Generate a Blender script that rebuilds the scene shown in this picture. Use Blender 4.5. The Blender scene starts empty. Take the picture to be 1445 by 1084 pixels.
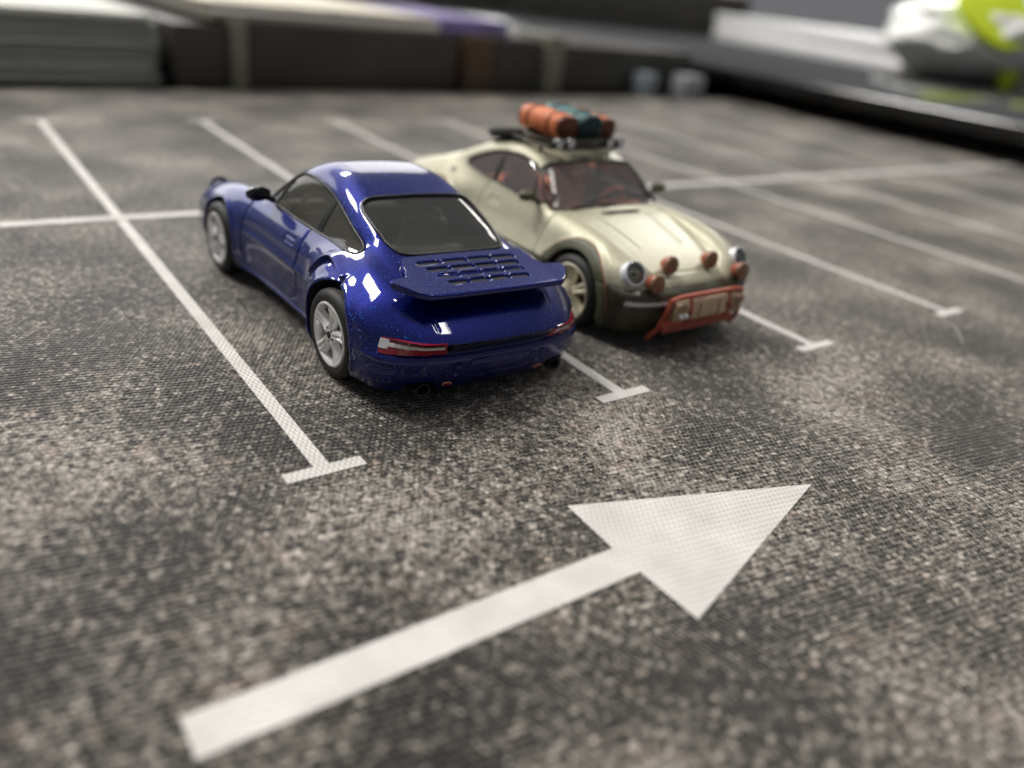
import bpy, bmesh, math, random
import numpy as np
from mathutils import Matrix, Vector
random.seed(7); RNG = np.random.default_rng(7)
SC = bpy.context.scene
COL = SC.collection
W = 0.0364                 # width of one printed parking bay on the mat (metres)
CS = .982                 # the models are a little smaller than 1:64
K = 1 / 64.0               # the cars are 1:64 models: car metres -> metres

# ------------------------------------------------------------------ camera
cam = bpy.data.cameras.new('camera'); camo = bpy.data.objects.new('camera', cam); COL.objects.link(camo)
SC.camera = camo
def _R(a, b, c):
    return Matrix.Rotation(a, 4, 'Z') @ Matrix.Rotation(b, 4, 'X') @ Matrix.Rotation(c, 4, 'Y')
CA = (-0.6674629538, 1.1068006486, -0.1228794973)
CP = (-0.6828812269, -1.5649629230, 1.1247199182); FPX = 1133.25
def _Rfit(a, b, c):
    ca, sa, cb, sb, cc, sc = math.cos(a), math.sin(a), math.cos(b), math.sin(b), math.cos(-c), math.sin(-c)
    return Matrix(((ca, -sa, 0), (sa, ca, 0), (0, 0, 1))) @ Matrix(((1, 0, 0), (0, cb, -sb), (0, sb, cb))) @ Matrix(((cc, -sc, 0), (sc, cc, 0), (0, 0, 1)))
camo.matrix_world = Matrix.Translation(Vector(CP) * W) @ _Rfit(*CA).to_4x4()
cam.sensor_width = 36; cam.lens = 36 * FPX / 1445
cam.clip_start = 0.002; cam.clip_end = 20
cam.dof.use_dof = True; cam.dof.focus_distance = 0.0815
cam.dof.aperture_fstop = cam.lens / 1.95      # 1.95 mm wide pupil: a phone's lens
cam.dof.aperture_blades = 0
# ------------------------------------------------------------------ light
wd = bpy.data.worlds.new('World'); SC.world = wd; wd.use_nodes = True
wd.node_tree.nodes['Background'].inputs[0].default_value = (0.95, 0.96, 1.0, 1)
wd.node_tree.nodes['Background'].inputs[1].default_value = 0.12
SC.view_settings.view_transform = 'Standard'; SC.view_settings.look = 'None'
SC.view_settings.exposure = 0.42; SC.view_settings.gamma = 1
SC.cycles.use_denoising = True
SC.cycles.max_bounces = 10; SC.cycles.transparent_max_bounces = 16
SC.cycles.sample_clamp_indirect = 6
def area_lamp(name, loc, aim, sx, sy, power, col=(1, .965, .91)):
    l = bpy.data.lights.new(name, 'AREA'); l.shape = 'RECTANGLE'; l.size = sx; l.size_y = sy; l.energy = power; l.color = col
    o = bpy.data.objects.new(name, l); COL.objects.link(o); o.location = loc
    d = Vector(aim) - Vector(loc); o.rotation_euler = d.to_track_quat('-Z', 'Y').to_euler(); return o
area_lamp('ceiling_panel_over', (0.00, 0.02, 1.5), (0.00, 0.02, 0), 0.12, 0.28, 3)
area_lamp('ceiling_panel_left', (-0.40, 0.78, 1.5), (-0.40, 0.78, 0), 0.26, 0.50, 15)
area_lamp('ceiling_panel_far_left', (-0.80, 1.50, 1.5), (-0.80, 1.50, 0), 0.26, 0.34, 15)
area_lamp('ceiling_panel_near_right', (0.72, -0.15, 1.5), (0.72, -0.15, 0), 0.10, 0.50, 3)
area_lamp('ceiling_panel_far', (0.20, 2.30, 1.5), (0.20, 2.30, 0), 0.50, 0.30, 16)
area_lamp('ceiling_panel_right', (2.3, 1.3, 1.5), (2.3, 1.3, 0), 0.90, 0.60, 26)
area_lamp('far_fill_lamp', (0.6, 6.2, 2.0), (0.1, .2, 0), 7.0, 2.6, 95, (1, .98, .96))  # added broad fill with no known source, lifts the far end of the mat
# ------------------------------------------------------------------ materials
def mat(name):
    m = bpy.data.materials.new(name); m.use_nodes = True
    return m, m.node_tree.nodes, m.node_tree.links, m.node_tree.nodes['Principled BSDF']
def noise_to(nodes, links, scale, lo, hi, c0, c1, detail=4, coord='Object'):
    tc = nodes.new('ShaderNodeTexCoord'); n = nodes.new('ShaderNodeTexNoise'); n.inputs['Scale'].default_value = scale; n.inputs['Detail'].default_value = detail
    links.new(tc.outputs[coord], n.inputs['Vector'])
    r = nodes.new('ShaderNodeValToRGB'); r.color_ramp.elements[0].position = lo; r.color_ramp.elements[1].position = hi
    r.color_ramp.elements[0].color = (*c0, 1); r.color_ramp.elements[1].color = (*c1, 1)
    links.new(n.outputs['Fac'], r.inputs['Fac']); return r, n
def simple(name, col, rough=.5, metal=0., coat=0., var=.12, scale=900, bump=0., spec=.5, coat_r=.05, sheen=0):
    m, N, L, b = mat(name)
    c0 = tuple(c * (1 - var) for c in col); c1 = tuple(min(1, c * (1 + var)) for c in col)
    r, n = noise_to(N, L, scale, .3, .7, c0, c1)
    L.new(r.outputs[0], b.inputs['Base Color'])
    b.inputs['Roughness'].default_value = rough; b.inputs['Metallic'].default_value = metal
    b.inputs['Coat Weight'].default_value = coat; b.inputs['Coat Roughness'].default_value = coat_r
    b.inputs['Specular IOR Level'].default_value = spec
    if bump:
        bp = N.new('ShaderNodeBump'); bp.inputs['Strength'].default_value = .6; bp.inputs['Distance'].default_value = bump
        L.new(n.outputs['Fac'], bp.inputs['Height']); L.new(bp.outputs[0], b.inputs['Normal'])
    return m
def flake_paint(name, col, flake, fscale, tilt, rough, metal, coat, dens=.5, coat_r=.03):
    m, N, L, b = mat(name)
    tc = N.new('ShaderNodeTexCoord'); v = N.new('ShaderNodeTexVoronoi'); v.inputs['Scale'].default_value = fscale
    L.new(tc.outputs['Object'], v.inputs['Vector'])
    sep = N.new('ShaderNodeSeparateColor'); L.new(v.outputs['Color'], sep.inputs[0])
    ramp = N.new('ShaderNodeValToRGB'); ramp.color_ramp.elements[0].position = dens; ramp.color_ramp.elements[1].position = min(1, dens + .12)
    ramp.color_ramp.elements[0].color = (*col, 1); ramp.color_ramp.elements[1].color = (*flake, 1)
    L.new(sep.outputs[0], ramp.inputs[0]); L.new(ramp.outputs[0], b.inputs['Base Color'])
    geo = N.new('ShaderNodeNewGeometry')
    sub = N.new('ShaderNodeVectorMath'); sub.operation = 'SUBTRACT'; sub.inputs[1].default_value = (.5, .5, .5); L.new(v.outputs['Color'], sub.inputs[0])
    amt = N.new('ShaderNodeMapRange'); amt.inputs['From Min'].default_value = dens - .02; amt.inputs['From Max'].default_value = dens + .02
    amt.inputs['To Min'].default_value = tilt * .12; amt.inputs['To Max'].default_value = tilt; L.new(sep.outputs[0], amt.inputs['Value'])
    sc_ = N.new('ShaderNodeVectorMath'); sc_.operation = 'SCALE'; L.new(amt.outputs[0], sc_.inputs['Scale']); L.new(sub.outputs[0], sc_.inputs[0])
    ad = N.new('ShaderNodeVectorMath'); ad.operation = 'ADD'; L.new(sc_.outputs[0], ad.inputs[0]); L.new(geo.outputs['Normal'], ad.inputs[1])
    nm = N.new('ShaderNodeVectorMath'); nm.operation = 'NORMALIZE'; L.new(ad.outputs[0], nm.inputs[0]); L.new(nm.outputs[0], b.inputs['Normal'])
    b.inputs['Roughness'].default_value = rough; b.inputs['Metallic'].default_value = metal
    b.inputs['Specular IOR Level'].default_value = .15; b.inputs['Coat Weight'].default_value = coat; b.inputs['Coat Roughness'].default_value = coat_r
    # a faint orange peel in the lacquer
    nz = N.new('ShaderNodeTexNoise'); nz.inputs['Scale'].default_value = 500; nz.inputs['Detail'].default_value = 1; L.new(tc.outputs['Object'], nz.inputs['Vector'])
    bp = N.new('ShaderNodeBump'); bp.inputs['Strength'].default_value = .15; bp.inputs['Distance'].default_value = .00004
    L.new(nz.outputs['Fac'], bp.inputs['Height']); L.new(bp.outputs[0], b.inputs['Coat Normal'])
    return m
def glass(name, tint, fac=1.45, rough=.02, haze=0., hazecol=(.5, .5, .5)):
    m, N, L, b = mat(name); N.remove(b); out = N['Material Output']
    tr = N.new('ShaderNodeBsdfTransparent'); tr.inputs[0].default_value = (*tint, 1)
    gl = N.new('ShaderNodeBsdfGlossy'); gl.inputs['Roughness'].default_value = rough
    fr = N.new('ShaderNodeFresnel'); fr.inputs[0].default_value = fac
    mx = N.new('ShaderNodeMixShader'); L.new(fr.outputs[0], mx.inputs[0]); L.new(gl.outputs[0], mx.inputs[2])
    if haze:
        df = N.new('ShaderNodeBsdfDiffuse'); df.inputs[0].default_value = (*hazecol, 1)  # pale diffuse veil mixed into the pane stands in for hazy reflections
        m2 = N.new('ShaderNodeMixShader'); m2.inputs[0].default_value = haze; L.new(tr.outputs[0], m2.inputs[1]); L.new(df.outputs[0], m2.inputs[2]); L.new(m2.outputs[0], mx.inputs[1])
    else: L.new(tr.outputs[0], mx.inputs[1])
    L.new(mx.outputs[0], out.inputs[0]); return m
def weave_bump(N, L, b, dist, extra=None):
    """satin weave of the printed cloth: rows of short proud threads, every row shifted by half a thread"""
    tc = N.new('ShaderNodeTexCoord')
    nz = N.new('ShaderNodeTexNoise'); nz.inputs['Scale'].default_value = 260; nz.inputs['Detail'].default_value = 2; L.new(tc.outputs['Object'], nz.inputs['Vector'])
    sb = N.new('ShaderNodeVectorMath'); sb.operation = 'SUBTRACT'; sb.inputs[1].default_value = (.5, .5, .5); L.new(nz.outputs['Color'], sb.inputs[0])
    s2 = N.new('ShaderNodeVectorMath'); s2.operation = 'SCALE'; s2.inputs['Scale'].default_value = .00045; L.new(sb.outputs[0], s2.inputs[0])
    ad = N.new('ShaderNodeVectorMath'); ad.operation = 'ADD'; L.new(tc.outputs['Object'], ad.inputs[0]); L.new(s2.outputs[0], ad.inputs[1])
    mp = N.new('ShaderNodeMapping'); mp.inputs['Rotation'].default_value = (0, 0, math.radians(8)); mp.inputs['Scale'].default_value = (1 / .00052, 1 / .00060, 1)
    L.new(ad.outputs[0], mp.inputs['Vector'])
    sx = N.new('ShaderNodeSeparateXYZ'); L.new(mp.outputs[0], sx.inputs[0])
    def mth(op, a=None, b_=None, c=None):
        n = N.new('ShaderNodeMath'); n.operation = op
        for i, q in enumerate((a, b_, c)):
            if q is None: continue
            if isinstance(q, (int, float)): n.inputs[i].default_value = q
            else: L.new(q, n.inputs[i])
        return n.outputs[0]
    row = mth('FLOOR', sx.outputs[1]); off = mth('MULTIPLY', row, .5)
    u = mth('ADD', sx.outputs[0], off)
    a = mth('ABSOLUTE', mth('SINE', mth('MULTIPLY', u, math.pi))); c = mth('ABSOLUTE', mth('SINE', mth('MULTIPLY', sx.outputs[1], math.pi)))
    h = mth('MULTIPLY', mth('POWER', a, .8), c)
    bp = N.new('ShaderNodeBump'); bp.inputs['Strength'].default_value = 1; bp.inputs['Distance'].default_value = dist
    L.new(h, bp.inputs['Height']); L.new(bp.outputs[0], b.inputs['Normal'])
    return tc, h, bp
def make_cloth():
    m, N, L, b = mat('printed_cloth')
    tc, h, bp = weave_bump(N, L, b, .00019)
    def nz(scale, det, rough=.6, dist=0.):
        n = N.new('ShaderNodeTexNoise'); n.inputs['Scale'].default_value = scale; n.inputs['Detail'].default_value = det
        n.inputs['Roughness'].default_value = rough; n.inputs['Distortion'].default_value = dist; L.new(tc.outputs['Object'], n.inputs['Vector']); return n
    def ramp(src, pts):
        r = N.new('ShaderNodeValToRGB'); e = r.color_ramp.elements
        e[0].position, e[0].color = pts[0][0], (*pts[0][1], 1); e[1].position, e[1].color = pts[-1][0], (*pts[-1][1], 1)
        for p, c in pts[1:-1]: q = e.new(p); q.color = (*c, 1)
        L.new(src, r.inputs[0]); return r
    big = nz(48, 2, .5); mid = nz(900, 7, .85); pink = nz(330, 3); fine = nz(2300, 2, .8)
    def add(a, b_, k):
        n = N.new('ShaderNodeMath'); n.operation = 'MULTIPLY_ADD'; L.new(b_, n.inputs[0]); n.inputs[1].default_value = k; L.new(a, n.inputs[2]); return n.outputs[0]
    def specks(scale, thr, rad):       # isolated printed grains
        v = N.new('ShaderNodeTexVoronoi'); v.inputs['Scale'].default_value = scale; L.new(tc.outputs['Object'], v.inputs['Vector'])
        sp = N.new('ShaderNodeSeparateColor'); L.new(v.outputs['Color'], sp.inputs[0])
        a = N.new('ShaderNodeMapRange'); a.interpolation_type = 'SMOOTHSTEP'; a.inputs['From Min'].default_value = rad; a.inputs['From Max'].default_value = rad * .35; L.new(v.outputs['Distance'], a.inputs['Value'])
        g = N.new('ShaderNodeMath'); g.operation = 'GREATER_THAN'; g.inputs[1].default_value = thr; L.new(sp.outputs[1], g.inputs[0])
        m_ = N.new('ShaderNodeMath'); m_.operation = 'MULTIPLY'; L.new(a.outputs[0], m_.inputs[0]); L.new(g.outputs[0], m_.inputs[1]); return m_.outputs[0]
    val = add(mid.outputs['Fac'], fine.outputs['Fac'], .42); val = add(val, big.outputs['Fac'], .46)
    val = add(val, specks(1250, .80, .55), .13); val = add(val, specks(2000, .72, .6), .10); val = add(val, specks(1350, .82, .6), -.14)
    r1 = ramp(val, [(.85, (.003, .003, .003)), (.90, (.011, .0105, .010)), (.94, (.052, .047, .040)), (1.0, (.17, .154, .130))])
    r1.color_ramp.elements[-1].position = .975
    hi = N.new('ShaderNodeMapRange'); hi.inputs['From Min'].default_value = .985; hi.inputs['From Max'].default_value = 1.17; L.new(val, hi.inputs['Value'])
    hm = N.new('ShaderNodeMix'); hm.data_type = 'RGBA'; L.new(hi.outputs[0], hm.inputs['Factor']); L.new(r1.outputs[0], hm.inputs['A']); hm.inputs['B'].default_value = (.66, .60, .535, 1)
    r2 = ramp(pink.outputs['Fac'], [(.55, (1, 1, 1)), (.70, (1.0, .82, .76))])
    mm = N.new('ShaderNodeMix'); mm.data_type = 'RGBA'; mm.blend_type = 'MULTIPLY'; mm.inputs['Factor'].default_value = .8
    L.new(hm.outputs['Result'], mm.inputs['A']); L.new(r2.outputs[0], mm.inputs['B'])
    L.new(mm.outputs['Result'], b.inputs['Base Color'])
    b.inputs['Roughness'].default_value = .28; b.inputs['Specular IOR Level'].default_value = .38
    b.inputs['Sheen Weight'].default_value = .28; b.inputs['Sheen Tint'].default_value = (1, .93, .86, 1); b.inputs['Sheen Roughness'].default_value = .45
    return m
def make_print():
    m, N, L, b = mat('white_print')
    tc, h, bp = weave_bump(N, L, b, .00009)
    n = N.new('ShaderNodeTexNoise'); n.inputs['Scale'].default_value = 240; n.inputs['Detail'].default_value = 4; L.new(tc.outputs['Object'], n.inputs['Vector'])
    r = N.new('ShaderNodeValToRGB'); r.color_ramp.elements[0].position = .3; r.color_ramp.elements[1].position = .65
    r.color_ramp.elements[0].color = (.58, .555, .53, 1); r.color_ramp.elements[1].color = (.70, .675, .65, 1)
    L.new(n.outputs['Fac'], r.inputs[0]); L.new(r.outputs[0], b.inputs['Base Color'])
    b.inputs['Roughness'].default_value = .45; b.inputs['Sheen Weight'].default_value = .15
    return m
M = dict(
 blue=flake_paint('blue_flake_paint', (.0010, .0050, .120), (.03, .24, .95), 17000, .9, .42, .60, 1.0, .962),
 cream=flake_paint('champagne_paint', (.44, .425, .310), (.62, .60, .47), 16000, .25, .48, .30, .35, .8, .26),
 olive=simple('olive_satin', (.042, .039, .022), .38, 0, .2, coat_r=.2),
 flare=simple('green_flare', (.080, .084, .048), .5),
 black=simple('black_rubber', (.012, .012, .012), .55), gloss=simple('black_gloss', (.008, .008, .009), .15, 0, .6),
 trim=simple('window_seal', (.010, .010, .010), .28), tyre=simple('tyre_rubber', (.014, .014, .014), .62, bump=.00003, scale=3000),
 silver=simple('silver_rim', (.86, .86, .85), .26, .42), gold=simple('gold_rim', (.74, .69, .52), .32, .60), chrome=simple('chrome', (.85, .85, .86), .12, 1.),
 bowl=simple('reflector_bowl', (.78, .80, .84), .35, .15), inner=simple('well_dark', (.010, .010, .012), .8), cabin=simple('grey_cabin', (.16, .155, .135), .6), tan=simple('orange_leather', (.68, .20, .10), .55),
 cabin2=simple('grey_seat', (.26, .25, .22), .55), maroon=simple('cabin_liner_brown', (.105, .075, .065), .6),
 red=simple('red_lens', (.30, .004, .012), .10, 0, 1.), white_lens=simple('pale_lens', (.62, .62, .64), .25, 0, .6), darkred=simple('dark_lens', (.05, .003, .008), .1, 0, 1.),
 lens=glass('clear_lens', (.9, .92, .95), 1.6), glassb=glass('smoked_window', (.78, .79, .74), 1.45, .04, .14, (.45, .44, .38)),
 glassw=glass('clear_window', (.96, .97, .97), 1.45, .03, .13, (.75, .76, .76)), glassr=glass('rear_window_tint', (.80, .82, .80), 1.45, .03, .09, (.5, .5, .48)),
 orange=simple('orange_red_plastic', (.38, .075, .038), .42), bronze=simple('brown_cover', (.23, .12, .07), .45, .2), winch=simple('tan_canvas', (.52, .40, .28), .38, .55, bump=.00006, scale=2200),
 duffel=simple('orange_canvas', (.66, .19, .075), .6, bump=.00003), brown=simple('brown_leather', (.12, .03, .015), .35), teal=simple('teal_canvas', (.03, .125, .13), .55, bump=.00003), tealdark=simple('dark_teal', (.008, .03, .035), .4),
 badge=simple('orange_outline', (.75, .35, .2), .5),
 cloth=make_cloth(), printw=make_print(),
)
# ------------------------------------------------------------------ mesh helpers
def tag(o, label=None, cat=None, group=None, kind=None):
    if label: o['label'] = label
    if cat: o['category'] = cat
    if group: o['group'] = group
    if kind: o['kind'] = kind
    return o
def empty(name, loc=(0, 0, 0), rz=0, parent=None):
    o = bpy.data.objects.new(name, None); COL.objects.link(o); o.location = loc; o.rotation_euler = (0, 0, rz); o.empty_display_size = .005
    if parent: o.parent = parent
    return o
def mobj(name, v, f, m, parent=None, k=1., normals=None, smooth=True, mats=None, mi=None):
    me = bpy.data.meshes.new(name); v = np.asarray(v, float) * k
    if isinstance(f, np.ndarray):
        n = len(f); w = f.shape[1]
        me.vertices.add(len(v)); me.vertices.foreach_set('co', v.ravel())
        me.loops.add(n * w); me.loops.foreach_set('vertex_index', f.ravel().astype(np.int32))
        me.polygons.add(n); me.polygons.foreach_set('loop_start', (np.arange(n) * w).astype(np.int32))
        me.update(calc_edges=True)
    else: me.from_pydata([tuple(p) for p in v], [], f)
    me.validate()
    for q in (mats or [m]): me.materials.append(q)
    if smooth: me.polygons.foreach_set('use_smooth', np.ones(len(me.polygons), bool))
    if normals is not None: me.normals_split_custom_set_from_vertices([tuple(q) for q in normals])
    o = bpy.data.objects.new(name, me); COL.objects.link(o)
    if parent: o.parent = parent
    return o
class MB:
    def __init__(s): s.bm = bmesh.new()
    def box(s, c, d, rz=0, bev=0, rx=0, ry=0, seg=2):
        mtx = Matrix.Translation(c) @ Matrix.Rotation(rz, 4, 'Z') @ Matrix.Rotation(rx, 4, 'X') @ Matrix.Rotation(ry, 4, 'Y') @ Matrix.Diagonal((*d, 1))
        r = bmesh.ops.create_cube(s.bm, size=1, matrix=mtx)
        if bev:
            es = list({e for v in r['verts'] for e in v.link_edges}); bmesh.ops.bevel(s.bm, geom=es, offset=bev, segments=seg, affect='EDGES', profile=.6)
        return s
    def tube(s, pts, r, n=8, closed=False, cap=True, flat=None):
        pts = [Vector(p) for p in pts]; m = len(pts); rings = []
        for i, p in enumerate(pts):
            a = pts[(i - 1) % m] if (closed or i > 0) else p; b = pts[(i + 1) % m] if (closed or i < m - 1) else p
            t = (b - a).normalized(); up = Vector((0, 0, 1)) if abs(t.z) < .95 else Vector((1, 0, 0))
            u = t.cross(up).normalized(); w = u.cross(t)
            rr = r[i] if hasattr(r, '__len__') else r
            rings.append([s.bm.verts.new(p + (u * math.cos(2 * math.pi * j / n) + w * math.sin(2 * math.pi * j / n)) * rr) for j in range(n)])
        for i in range(m if closed else m - 1):
            A, B = rings[i], rings[(i + 1) % m]
            for j in range(n): s.bm.faces.new((A[j], A[(j + 1) % n], B[(j + 1) % n], B[j]))
        if cap and not closed: s.bm.faces.new(rings[0][::-1]); s.bm.faces.new(rings[-1])
        return s
    def lathe(s, prof, c=(0, 0, 0), axis='X', n=40, rot=None):
        """prof: (radius, along) pairs"""
        ring = []; c = Vector(c)
        for r, a in prof:
            q = []
            for j in range(n):
                t = 2 * math.pi * j / n; p = Vector((a, r * math.cos(t), r * math.sin(t)))
                if axis == 'Y': p = Vector((p.y, p.x, p.z))
                if axis == 'Z': p = Vector((p.y, p.z, p.x))
                if rot: p = rot @ p
                q.append(s.bm.verts.new(c + p))
            ring.append(q)
        for A, B in zip(ring, ring[1:]):
            for j in range(n): s.bm.faces.new((A[j], A[(j + 1) % n], B[(j + 1) % n], B[j]))
        if prof[0][0] < 1e-6 or prof[-1][0] < 1e-6: bmesh.ops.remove_doubles(s.bm, verts=s.bm.verts[:], dist=1e-7)
        return s
    def poly(s, pts, h, z0=0):
        """prism: outline in XY extruded by h"""
        a = [s.bm.verts.new((x, y, z0)) for x, y in pts]; b = [s.bm.verts.new((x, y, z0 + h)) for x, y in pts]; n = len(a)
        s.bm.faces.new(a[::-1]); s.bm.faces.new(b)
        for i in range(n): s.bm.faces.new((a[i], a[(i + 1) % n], b[(i + 1) % n], b[i]))
        return s
    def xf(s, mtx): bmesh.ops.transform(s.bm, matrix=mtx, verts=s.bm.verts[:]); return s
    def done(s, name, m, parent=None, k=1., smooth=True, angle=35):
        bmesh.ops.recalc_face_normals(s.bm, faces=s.bm.faces[:])
        if k != 1.: bmesh.ops.scale(s.bm, vec=(k, k, k), verts=s.bm.verts[:])
        me = bpy.data.meshes.new(name); s.bm.to_mesh(me); s.bm.free(); me.materials.append(m)
        if smooth:
            me.polygons.foreach_set('use_smooth', np.ones(len(me.polygons), bool)); me.set_sharp_from_angle(angle=math.radians(angle))
        o = bpy.data.objects.new(name, me); COL.objects.link(o)
        if parent: o.parent = parent
        return o
# ------------------------------------------------------------------ car body mathematics (units: metres of the full-size car; s = distance behind the nose)
def prof(pts, sig=.04):
    pts = np.array(pts, float); x, y = pts[:, 0], pts[:, 1]
    h = np.diff(x); d = np.diff(y) / h; m = np.zeros(len(x)); m[0], m[-1] = d[0], d[-1]
    for i in range(1, len(x) - 1):
        if d[i - 1] * d[i] > 0:
            w1, w2 = 2 * h[i] + h[i - 1], h[i] + 2 * h[i - 1]; m[i] = (w1 + w2) / (w1 / d[i - 1] + w2 / d[i])
    g = np.arange(x[0] - .5, x[-1] + .5, .004); gc = np.clip(g, x[0], x[-1]); i = np.clip(np.searchsorted(x, gc) - 1, 0, len(h) - 1)
    t = (gc - x[i]) / h[i]; v = (2*t**3-3*t**2+1)*y[i] + (t**3-2*t**2+t)*h[i]*m[i] + (-2*t**3+3*t**2)*y[i+1] + (t**3-t**2)*h[i]*m[i+1]
    v = v + np.where(g < x[0], (g - x[0]) * m[0], 0) + np.where(g > x[-1], (g - x[-1]) * m[-1], 0)
    if sig:
        n = int(3 * sig / .004); k = np.exp(-.5 * (np.arange(-n, n + 1) * .004 / sig) ** 2); k /= k.sum()
        v = np.convolve(np.pad(v, n, mode='edge'), k, mode='valid')
    return lambda q: np.interp(q, g, v)
def smax(a, b, k): h = np.maximum(k - np.abs(a - b), 0) / k; return np.maximum(a, b) + h * h * k * .25
def smin(a, b, k): h = np.maximum(k - np.abs(a - b), 0) / k; return np.minimum(a, b) - h * h * k * .25
def sstep(a, b, x): t = np.clip((x - a) / (b - a), 0, 1); return t * t * (3 - 2 * t)
def chaikin(p, it=3, closed=True):
    p = np.array(p, float)
    for _ in range(it):
        q = np.roll(p, -1, 0) if closed else p[1:]; a = p if closed else p[:-1]
        p = np.stack([a * .75 + q * .25, a * .25 + q * .75], 1).reshape(-1, 2)
    return p
def resample(p, n, closed=True):
    p = np.array(p, float)
    if closed: p = np.vstack([p, p[:1]])
    d = np.r_[0, np.cumsum(np.linalg.norm(np.diff(p, axis=0), axis=1))]; t = np.linspace(0, d[-1], n, endpoint=not closed)
    return np.stack([np.interp(t, d, p[:, i]) for i in range(p.shape[1])], 1)
def seg_dist(X, Y, p, closed):
    best = np.full(np.broadcast(X, Y).shape, 9., np.float32); q = np.roll(p, -1, 0) if closed else p[1:]; a = p if closed else p[:-1]
    for (x0, y0), (x1, y1) in zip(a, q):
        dx, dy = x1 - x0, y1 - y0; t = np.clip(((X - x0) * dx + (Y - y0) * dy) / (dx * dx + dy * dy + 1e-12), 0, 1)
        best = np.minimum(best, np.hypot(X - x0 - t * dx, Y - y0 - t * dy))
    return best
def inside(X, Y, p):
    r = np.zeros(np.broadcast(X, Y).shape, bool)
    for (x0, y0), (x1, y1) in zip(p, np.roll(p, -1, 0)):
        c = ((y0 > Y) != (y1 > Y)); r ^= c & (X < (x1 - x0) * (Y - y0) / (y1 - y0 + 1e-12) + x0)
    return r
def sdf(X, Y, p): d = seg_dist(X, Y, p, True); return np.where(inside(X, Y, p), -d, d)

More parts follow.
